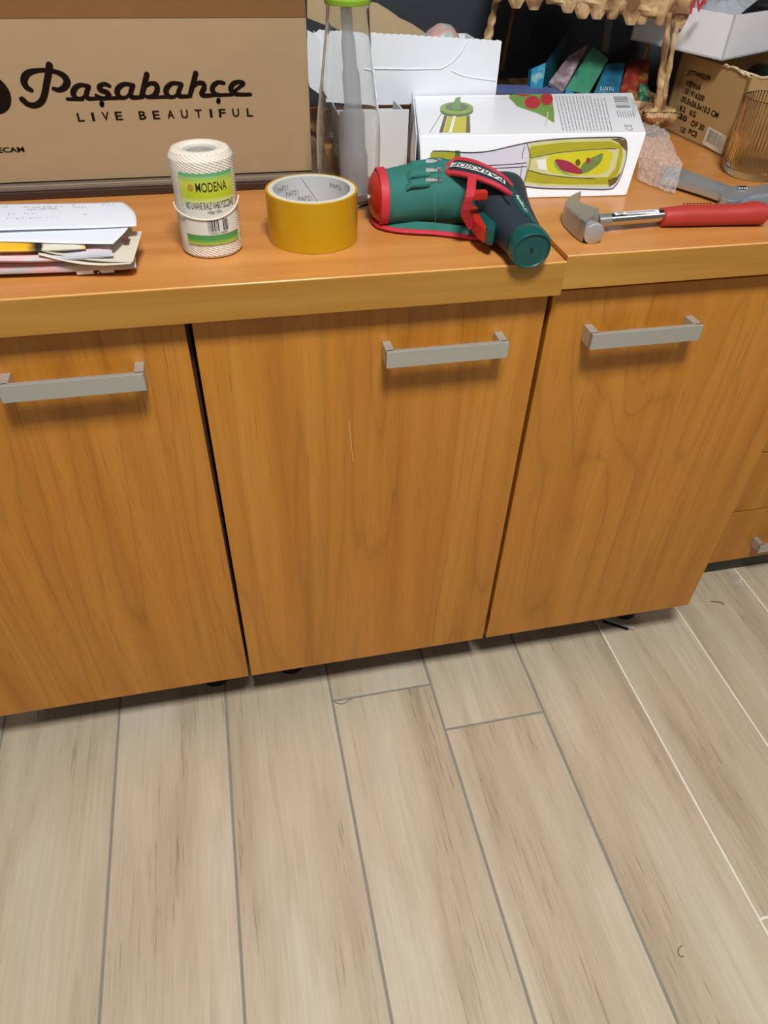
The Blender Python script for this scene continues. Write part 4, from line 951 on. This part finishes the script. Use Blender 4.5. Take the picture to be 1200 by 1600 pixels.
# ------------------------------------------------------------ ribbed glass tumbler
gx, gy, gr = .868, .2365, .0465
bm = B(); N = 60
def rib(r, z, a): return r * (1 + .012 * math.cos(N * a)) if z > .010 and r > .04 else r
pr = [(.030, .0006), (.039, .001), (.0435, .006), (gr, .018), (gr + .001, .05), (gr, .104), (gr - .0008, .1052), (gr - .0018, .104)]
gi = [(gr - .0022, .06), (gr - .003, .022), (.036, .011), (.015, .009)]
def rib2(r, z, a): return rib(r, z, a)
rings = pr + gi
lathe(bm, rings, (gx, gy, ZT2), 360, fn=lambda r, z, a: r * (1 + .014 * math.cos(N * a)) if (r > gr - .0012 and .012 < z < .1045) else r)
bmesh.ops.recalc_face_normals(bm, faces=bm.faces[:])
tag(obj('glass_tumbler', bm, glass_mat('smoky_glass', (.90, .89, .80, 1)), smooth=True), 'smoky ribbed drinking glass standing beside the kraft carton', 'glass')

# ------------------------------------------------------------ wicker two-tier basket
bs = thing('wicker_basket', 'two-tier woven wicker shelf basket against the dark wall', 'basket', (.70, .57, ZT))
wk = NT('water_hyacinth'); wn = wk.noise(wk.coords(), 30, 1); wf = wk.noise(wk.coords((1, 1, .12)), 420, 3)
wk.col(wk.mix(1.0, wk.ramp(wn, [(.36, '7E5C3C'), (.45, 'B08C60'), (.52, 'D2B284'), (.62, 'BC9468'), (.70, 'E2CCA0')]), wk.math('ADD', wk.math('MULTIPLY', wf, .7), .62), 'MULTIPLY')); wk.b.inputs['Roughness'].default_value = .6; wk.bump(wf, .3, .0008); M_wk = wk.m; M_wkd = simple('dark_rattan', '6E4A2C', .7, var=.3, vs=60)
FR, FL, BL_, BR_ = Vector((.818, .452, 0)), Vector((.515, .500, 0)), Vector((.575, .660, 0)), Vector((.848, .600, 0))
ZL = ZT2 + .007
def hull(s):  # rim path
    P = [FR, FL, BL_, BR_]; f = (s % 1) * 4; k = int(f); return P[k].lerp(P[(k + 1) % 4], f - k)
def weave(zb, zt__, name, rows, m, sag=None, rr=.0075):
    """fat woven wefts bulging in and out round upright stakes: every strand bulge its own lump, joined as stuff"""
    bm = B(); per = 4; n = 46
    for r in range(rows):
        for i in range(n):
            s = (i + (.5 if r % 2 else 0)) / n; p = hull(s); q2 = hull(s + 1.0 / n * .9); nrm_ = Vector(((q2 - p).y, -(q2 - p).x, 0)).normalized()
            c = (p + q2) / 2; cen = (FR + BL_) / 2
            if (c - cen).dot(nrm_) < 0: nrm_ = -nrm_
            z = zb + (zt__ - zb) * (r + .5) / rows; z += (sag(c.x) if sag else 0)
            d = (q2 - p) * .98; hgt = (zt__ - zb) / rows * .78; j = random.uniform(.8, 1.25); tl = random.uniform(-.35, .35)
            c.z = z; c = c + nrm_ * (.0022 * (1 if (i + r) % 2 else -.6)); up = Vector((0, 0, 1)) * hgt * j + d * tl
            loft(bm, [(c - up, d * .30, nrm_ * rr * .35, 2), (c - up * .55, d * .60 * j, nrm_ * rr * .85, 2), (c + up * .1, d * .66, nrm_ * rr, 2), (c + up * .65, d * .5, nrm_ * rr * .75, 2), (c + up, d * .25, nrm_ * rr * .3, 2)], 7)
    return obj(name, bm, m, bs, smooth=True, kind='stuff')
weave(ZL + .001, ZL + .038, 'lower_weave', 2, M_wk)
weave(1.046, 1.125, 'upper_weave', 2, M_wk, sag=lambda x: .030 * max(0, (.80 - x) / .30) ** 1.3, rr=.0105)
bm = B()
rimp = [hull(i / 80) + Vector((0, 0, ZL + .040)) for i in range(81)]
tube(bm, rimp, .0065, 8, lobes=2, amp=.25, twist=.9); obj('lower_rim', bm, M_wk, bs, smooth=True)
bm = B(); tube(bm, [hull(i / 90) + Vector((0, 0, 1.052 + .030 * max(0, (.80 - hull(i / 90).x) / .30) ** 1.3)) for i in range(91)], .0088, 10, lobes=2, amp=.3, twist=1.1); obj('upper_rim', bm, M_wk, bs, smooth=True)
for za_, zb_w, nm in ((ZL + .002, ZL + .037, 'lower_lining'), (1.056, 1.12, 'upper_lining')):
    bm = B()
    def lin_(s, q_):
        p = hull(s); cen = (FR + BL_) / 2; d = (cen - p).normalized(); p = p + d * .004; p.z = za_ + (zb_w - za_) * q_ + (.030 * max(0, (.80 - p.x) / .30) ** 1.3 if za_ > 1 else 0); return p
    grid(bm, 81, 3, lin_); sol(obj(nm, bm, M_wkd, bs), .002)
for zf, nm in ((ZL + .003, 'lower_floor'), (1.058, 'upper_floor')):
    bm = B(); poly(bm, [p + Vector((0, 0, zf + (.03 if (zf > 1 and p.x < .6) else 0))) for p in (FR, FL, BL_, BR_)], (0, 0, .004)); obj(nm, bm, M_wkd, bs)
def post(a_, b_, r, m=M_wk):
    bm = B(); pts = [a_.lerp(b_, i / 40) for i in range(41)]; R_ = [r[0] + (r[1] - r[0]) * i / 40 for i in range(41)]
    tube(bm, pts, R_, 10, lobes=2, amp=.15, twist=.6); return obj('post', bm, m, bs, smooth=True)
post(ony(1024, 203, .445), ony(1046, 20, .445), [.0080, .0042]); post(ony(1032, 182, .452), ony(1062, 15, .452), [.0048, .0040])
post(ony(760, 70, .530), ony(778, -12, .530), [.0075, .0042]); post(ony(784, 110, .64), ony(806, 0, .64), [.0035, .0035], M_wkd)
post(BR_ + Vector((0, 0, ZL)), BR_ + Vector((0, 0, 1.12)), [.005, .005])
# knotted front right corner of the lower basket
bm = B(); cc_ = ony(1040, 185, .45)
for k in range(9):
    u0 = 1010 + k * 5.2; tube(bm, smooth_path([ony(u0, 166 + 2 * (k % 3), .444), ony(u0 + 1, 182, .438), ony(u0 + (1032 - u0) * .25, 203 - abs(k - 4) * 1.5, .450)], 5), [.0045] * 4 + [.006] * 5 + [.0035] * 2, 8, flat=.6)
obj('corner_knot', bm, M_wk, bs, smooth=True)
# packets standing in the lower basket, colours darkened to paint the upper tier's shade
def packet(name, label, face, back, m, side_m=None, group='paper packets in the wicker basket'):
    """face: four picture corners (top-left, top-right, bottom-right, bottom-left) with depths; slab pushed back"""
    P = [ony(u, v, y) for u, v, y in face]; n = (P[1] - P[0]).cross(P[3] - P[0]).normalized()
    if n.y < 0: n = -n
    bm = B(); poly(bm, P, n * back); o = obj(name, bm, m); tag(o, label, 'packet', group); o['group'] = group; return o, P, n
def pk(name, label, face, back, stops, sc=30):
    t = NT(name + '_print'); f = t.noise(t.coords(), sc, 3, .6); t.col(t.ramp(f, stops)); t.b.inputs['Roughness'].default_value = .35; return packet(name, label, face, back, t.m)
pA = pk('tea_packet', 'narrow bright blue packet at the left of the basket', ((831, 108, .525), (853, 98, .525), (846, 150, .515), (827, 152, .515)), .018, [(.35, '1F7EA8'), (.6, '2A8FB4'), (.75, 'A7C9C8')])
pA2 = obj('packet_side', poly(B(), [ony(u, v, y) for u, v, y in ((853, 98, .5255), (886, 52, .60), (880, 100, .60), (846, 150, .5155))], (0, .001, 0)), simple('dark_teal_print', '154F5E', .4, var=.3, vs=50), pA[0], world=False)
pk('tea_packet', 'white and purple-grey packet leaning beside the blue one', ((888, 88, .56), (918, 70, .57), (880, 143, .515), (858, 128, .52)), .006, [(.3, '6A5560'), (.5, '8F7F86'), (.7, 'B9AEB4')], 60)
pC = pk('tea_packet', 'green packet with a dark blue panel leaning in the basket', ((926, 73, .565), (951, 92, .56), (919, 148, .508), (884, 140, .512)), .006, [(.3, '3A8468'), (.55, '489474'), (.75, '6FAE8B')], 20)
patchp = [ony(u, v, .515) for u, v in ((904, 110), (927, 127), (922, 136), (898, 119))]; nn = pC[2]
pl = [onp(u, v, pC[1][0] - nn * .0006, nn) for u, v in ((904, 110), (927, 127), (921, 137), (898, 118))]; obj('printed_panel', poly(B(), pl), simple('navy_print', '17506B', .4, var=.2, vs=200), pC[0])
pl = [onp(u, v, pC[1][0] - nn * .0006, nn) for u, v in ((888, 134), (898, 142), (893, 152), (880, 150))]; obj('printed_panel', poly(B(), pl), simple('blue_print', '2C86B8', .4, var=.3, vs=300), pC[0])
pD = pk('tea_packet', 'blue packet with pale lettering between the green and red ones', ((948, 100, .555), (977, 98, .555), (966, 150, .505), (926, 150, .505)), .014, [(.3, '1A4E66'), (.55, '2A6F90'), (.75, '4B93AE')], 40)
n_ = pD[2]; A_ = onp(937, 143, pD[1][0] - n_ * .0008, n_); B2_ = onp(959, 143, pD[1][0] - n_ * .0008, n_); C_ = onp(942, 130, pD[1][0] - n_ * .0008, n_)
text_on('AWAI', 'printed_word', simple('pale_blue_ink', 'A9CBD8', .5), pD[0], A_, B2_ - A_, C_ - A_, (B2_ - A_).length, .010, lift=.0003)
pk('tea_packet', 'red and dark patterned packet at the right of the basket', ((983, 94, .555), (1016, 93, .555), (1008, 158, .497), (966, 152, .499)), .014, [(.3, '1C2B4A'), (.45, '7A2420'), (.55, '96382A'), (.62, '8A7634'), (.75, '7A2420')], 26)
pk('foil_packet', 'small green foil packet tucked in the basket corner', ((1001, 130, .505), (1013, 133, .505), (1011, 176, .490), (998, 172, .490)), .006, [(.3, '0E3A28'), (.5, '2F7A55'), (.7, '9FC0A8')], 120)
bm = B(); poly(bm, [ony(u, v, .508) for u, v in ((776, 146), (775, 138), (870, 140), (880, 149))], (0, .03, 0)); tag(obj('flat_box', bm, simple('violet_blue_card', '5A6A9E', .45, var=.1, vs=40)), 'flat violet-blue box edge lying across the basket behind the printed box', 'box')
bm = B(); poly(bm, [ony(u, v, .585) for u, v in ((948, 22), (960, 20), (950, 84), (940, 80))], (0, .003, 0)); tag(obj('plastic_strip', bm, film_mat('grey_strip', '6E737A', .7, .3)), 'thin grey plastic strip hanging inside the wicker basket', 'strip')

# ------------------------------------------------------------ paper and sock packs at the left
def sheet(fnc, m, name, th, parent=None, nu=40, nv=14, label=None):
    bm = B(); grid(bm, nu, nv, fnc); o = obj(name, bm, m, parent, smooth=True, label=label); sol(o, th, 0); return o
def quadf(c, wave, amp, ph=0.0):
    """c: corners back-left, back-right, front-right, front-left as (u, v, height)"""
    P = [onz(u, v, ZT + h) for u, v, h in c]
    def f(s, q_):
        p = P[0].lerp(P[1], s).lerp(P[3].lerp(P[2], s), q_); p = p.copy(); p.z += amp * math.sin(s * wave + ph) * (1 if True else 0); p.z = max(p.z, ZT + .0015); return p
    return f
M_paper = simple('white_paper', 'DCE0EA', .6, var=.015, vs=30); M_hcard = simple('cream_card', 'CFC8B6', .6)
sg = NT('grey_pink_fabric'); f = sg.noise(sg.coords((.35, 1, 1)), 38, 1.5); sg.col(sg.ramp(f, [(.36, 'B5B5BC'), (.50, 'C6C4C9'), (.58, 'E2B4BA'), (.66, 'CBC9CC'), (.76, 'B0B0B8')])); sg.b.inputs['Roughness'].default_value = .85; sg.bump(sg.noise(sg.coords(), 900, 2), .4, .0005)
def slab(c, th, wave, amp, ph, m, name, label, cat, group=None):
    P = [onz(u, v, ZT + h) for u, v, h in c]; bm = B(); n_u = 36; secs = []
    for i in range(n_u):
        s = i / (n_u - 1); a_ = P[0].lerp(P[1], s); b_ = P[3].lerp(P[2], s); mid = (a_ + b_) / 2; mid.z += amp * math.sin(s * wave + ph)
        e = min(1, (1 - s) * 9 + .25); mid.z = max(mid.z, ZT + th / 2 + .0006); secs.append((mid, (a_ - b_) / 2, Vector((0, 0, th / 2 * (e ** .5))), 3))
    loft(bm, secs, 28); return tag(obj(name, bm, m, smooth=True), label, cat, group)
slab([(-60, 356, .009), (206, 352, .009), (213, 418, .009), (-60, 427, .009)], .0175, 6.5, .0012, 2.6, sg.m, 'sock_pack', 'grey and pink folded sock pack at the bottom of the stack', 'socks')
bm = B(); P_a = [onz(u, v, ZT + .0123) for u, v in ((124, 398), (170, 396), (174, 408), (126, 411))]
slab([(-60, 336, .0235), (150, 336, .0235), (178, 402, .0228), (-60, 408, .0245)], .0115, 5.0, .0018, 2.3, sg.m, 'sock_pack', 'grey folded sock pack in the middle of the stack, under the hang card', 'socks')
# white panel with black marks on the lower pack's front edge
bm = B(); box(bm, (0, 0, 0), (.036, .0012, .0062), .0004); pa = onz(126, 421, ZT + .006)
# hang card
def cardf(s, q_):
    P = [onz(u, v, ZT + h) for u, v, h in ((60, 346, .0315), (222, 362, .0285), (208, 411, .0185), (60, 392, .0305))]
    p = P[0].lerp(P[1], s).lerp(P[3].lerp(P[2], s), q_); p.z += -.004 * math.sin(PI * s) + .001 * q_; return p
hc = thing('hang_card', 'cream hang card with a cut hanging slot sticking out of the stack', 'card', tuple(onz(200, 380, ZT + .02)))
bm = B(); grid(bm, 34, 18, cardf)
cen = onz(198, 379, ZT + .022)
dele = [f for f in bm.faces if abs((f.calc_center_median() - cen).x) < .0038 and abs((f.calc_center_median() - cen).y) < .012]
bmesh.ops.delete(bm, geom=dele, context='FACES'); o = obj('card_sheet', bm, M_hcard, hc); sol(o, .0008)
bm = B()
for k in range(4): tube(bm, [cardf(.66 + k * .016, .25) + Vector((0, 0, .0008)), cardf(.64 + k * .016, .85) + Vector((0, 0, .0008))], .0005, 4)
obj('barcode', bm, M_inkg, hc)
# cream inner card of the pack
def cardg(s, q_):
    P = [onz(u, v, ZT + h) for u, v, h in ((60, 380, .0290), (205, 396, .0200), (205, 412, .0185), (60, 398, .0285))]
    p = P[0].lerp(P[1], s).lerp(P[3].lerp(P[2], s), q_); p.z += -.006 * math.sin(PI * s); return p
bm = B(); grid(bm, 30, 6, cardg); o = tag(obj('insert_card', bm, M_hcard, smooth=True), 'curved cream insert card under the yellow pack', 'card'); sol(o, .0008)
yp = NT('yellow_pack_print'); tc = yp.node('ShaderNodeTexCoord'); sx = yp.node('ShaderNodeSeparateXYZ'); yp.link(tc.outputs['Object'], sx.inputs[0])
yn = yp.math('ADD', sx.outputs[0], yp.math('MULTIPLY', yp.noise(yp.coords(), 60, 2), .012))
yp.col(yp.ramp(yp.math('DIVIDE', yp.math('ADD', yn, .24), .24), [(0, 'E0A22A'), (.16, 'D9862E'), (.24, 'E3B83A'), (.36, 'E8B42C'), (.405, '2A2320'), (.43, '2A2320'), (.44, 'D8D2C2'), (.60, 'D8D2C2'), (.62, 'E2B43A'), (.67, '6A5A50'), (.70, 'D6D0C4'), (.74, 'D88A2E'), (.82, 'B8B42E')], 'LINEAR')); yp.b.inputs['Roughness'].default_value = .4
slab([(-60, 330, .0355), (120, 334, .034), (134, 388, .0315), (-60, 394, .034)], .0085, 3.5, .001, 2.6, yp.m, 'printed_pack', 'yellow and orange printed pack under the folded paper', 'packet')
def pp(c, curl):
    P = [onz(u, v, ZT + h) for u, v, h in c]
    def f(s, q_):
        p = P[0].lerp(P[1], s).lerp(P[3].lerp(P[2], s), q_); p.z += curl * math.sin(s * 4.2 + 1) + .0016 * math.sin(q_ * PI); p.x += .006 * math.sin(q_ * PI) * s; return p
    return f
fpp = thing('folded_paper', 'folded white printed sheet of paper on top of the sock packs', 'paper', tuple(onz(90, 340, ZT + .04)))
sheet(pp([(-60, 322, .045), (190, 314, .044), (213, 352, .042), (-60, 364, .043)], .001), M_paper, 'upper_leaf', .0005, fpp)
sheet(pp([(-60, 330, .043), (208, 335, .041), (176, 380, .036), (-60, 378, .037)], .001), M_paper, 'lower_leaf', .0005, fpp)
uf = pp([(-60, 322, .045), (190, 314, .044), (213, 352, .042), (-60, 364, .043)], .001)
bm = B()
for q0, s0, s1, ln, wd in ((.17, .24, .29, .003, .0012), (.20, .37, .60, .02, .0006), (.30, .38, .56, .05, .0006), (.24, .66, .74, .008, .0007), (.12, .67, .68, .01, .001), (.14, .85, .93, .02, .0006), (.48, .25, .31, .002, .001), (.48, .36, .43, .0015, .0009), (.55, .70, .72, .004, .001), (.64, .26, .55, .0018, .0008)):
    s = s0
    while s < s1:
        e = min(s1, s + ln * random.uniform(.6, 1.4)); 
        bm2 = [uf(s, q0 + random.uniform(-.02, .02)) + Vector((0, 0, .0006)), uf(e, q0 + random.uniform(-.02, .02)) + Vector((0, 0, .0006))]; tube(bm, bm2, wd * .4, 4); s = e + random.uniform(.004, .02)
obj('handwriting', bm, M_inkg, fpp, kind='stuff')
# label strip with black prints on the bottom pack
bm = B(); c_ = onz(150, 421, ZT + .0065); box(bm, (c_.x - .021, c_.y - .0015, ZT + .0022), (c_.x + .019, c_.y + .001, ZT + .0125), .0004)
o = obj('white_band', bm, M_wgloss, None); tag(o, 'white paper band with black spots on the bottom sock pack', 'label')
for dx, dz, r_ in ((-.001, .007, .0018), (.002, .0055, .0015), (-.001, .0042, .0022), (.004, .0035, .0011)):
    bm = B(); disc(bm, (c_.x + dx, c_.y - .0018, ZT + dz), r_, (0, -1, 0), 12); obj('printed_spot', bm, M_blackink, o)

# ------------------------------------------------------------ bits on the floor
bm = B(); a_ = onz(944, 967, .004); b_ = onz(991, 983, .003); d_ = (b_ - a_).normalized(); s_ = Vector((-d_.y, d_.x, 0))
wb_ = thing('plastic_clip', 'white and black plastic strip lying on the tiles under the right cabinet', 'strip', tuple(onz(970, 975, 0)))
poly(bm, [a_ + s_ * .003, b_ + s_ * .003, b_ - s_ * .003, a_ - s_ * .003], (0, 0, .003)); obj('white_strip', bm, simple('dull_white', 'C4C4C0', .4), wb_)
bm = B(); poly(bm, [a_ - s_ * .0035 + Vector((0, 0, -.002)), b_ - d_ * .012 - s_ * .0035 + Vector((0, 0, -.001)), b_ - d_ * .012 - s_ * .009 + Vector((0, 0, -.001)), a_ - s_ * .009 + Vector((0, 0, -.002))], (0, 0, .002)); obj('black_strip', bm, M_black, wb_)
bm = B(); tube(bm, smooth_path([onz(u, v, .0012) for u, v in ((1111, 940), (1120, 940.5), (1127, 941.5), (1131, 945))], 4), .0009, 6); tag(obj('hair_strand', bm, simple('hair_dark', '2A2420', .5)), 'small dark curved hair lying on the tiles at the right', 'hair')
bm = B(); tube(bm, smooth_path([onz(u, v, .0009) for u, v in ((523, 1097), (531, 1100), (540, 1098), (544, 1094), (551, 1093))], 4), .0006, 5); tag(obj('thread', bm, simple('thread_dark', '5A4C3E', .7)), 'thin dark thread on a tile joint below the middle cabinet', 'thread')
def scrap(s, q_):
    P = [onz(u, v, h) for u, v, h in ((1136, 893, .001), (1156, 897, .008), (1162, 921, .002), (1146, 917, .001))]; p = P[0].lerp(P[1], s).lerp(P[3].lerp(P[2], s), q_)
    p.z = max(.0006, p.z + .005 * noise.noise(p * 120)); return p
bm = B(); grid(bm, 24, 24, scrap); tag(obj('plastic_scrap', bm, film_mat('clear_scrap', 'D0CDC6', .3, .06, bump=.6, bs=300, spec=1)), 'crumpled clear plastic scrap on the floor below the drawer cabinet', 'scrap')
bm = B(); tube(bm, smooth_path([onz(u, v, .0008) for u, v in ((1066, 1477), (1060, 1484), (1062, 1493), (1069, 1495))], 4), .0007, 5); tag(obj('hair_strand', bm, simple('hair_grey', '6E6452', .6)), 'tiny curled hair on the tiles at the lower right', 'hair')
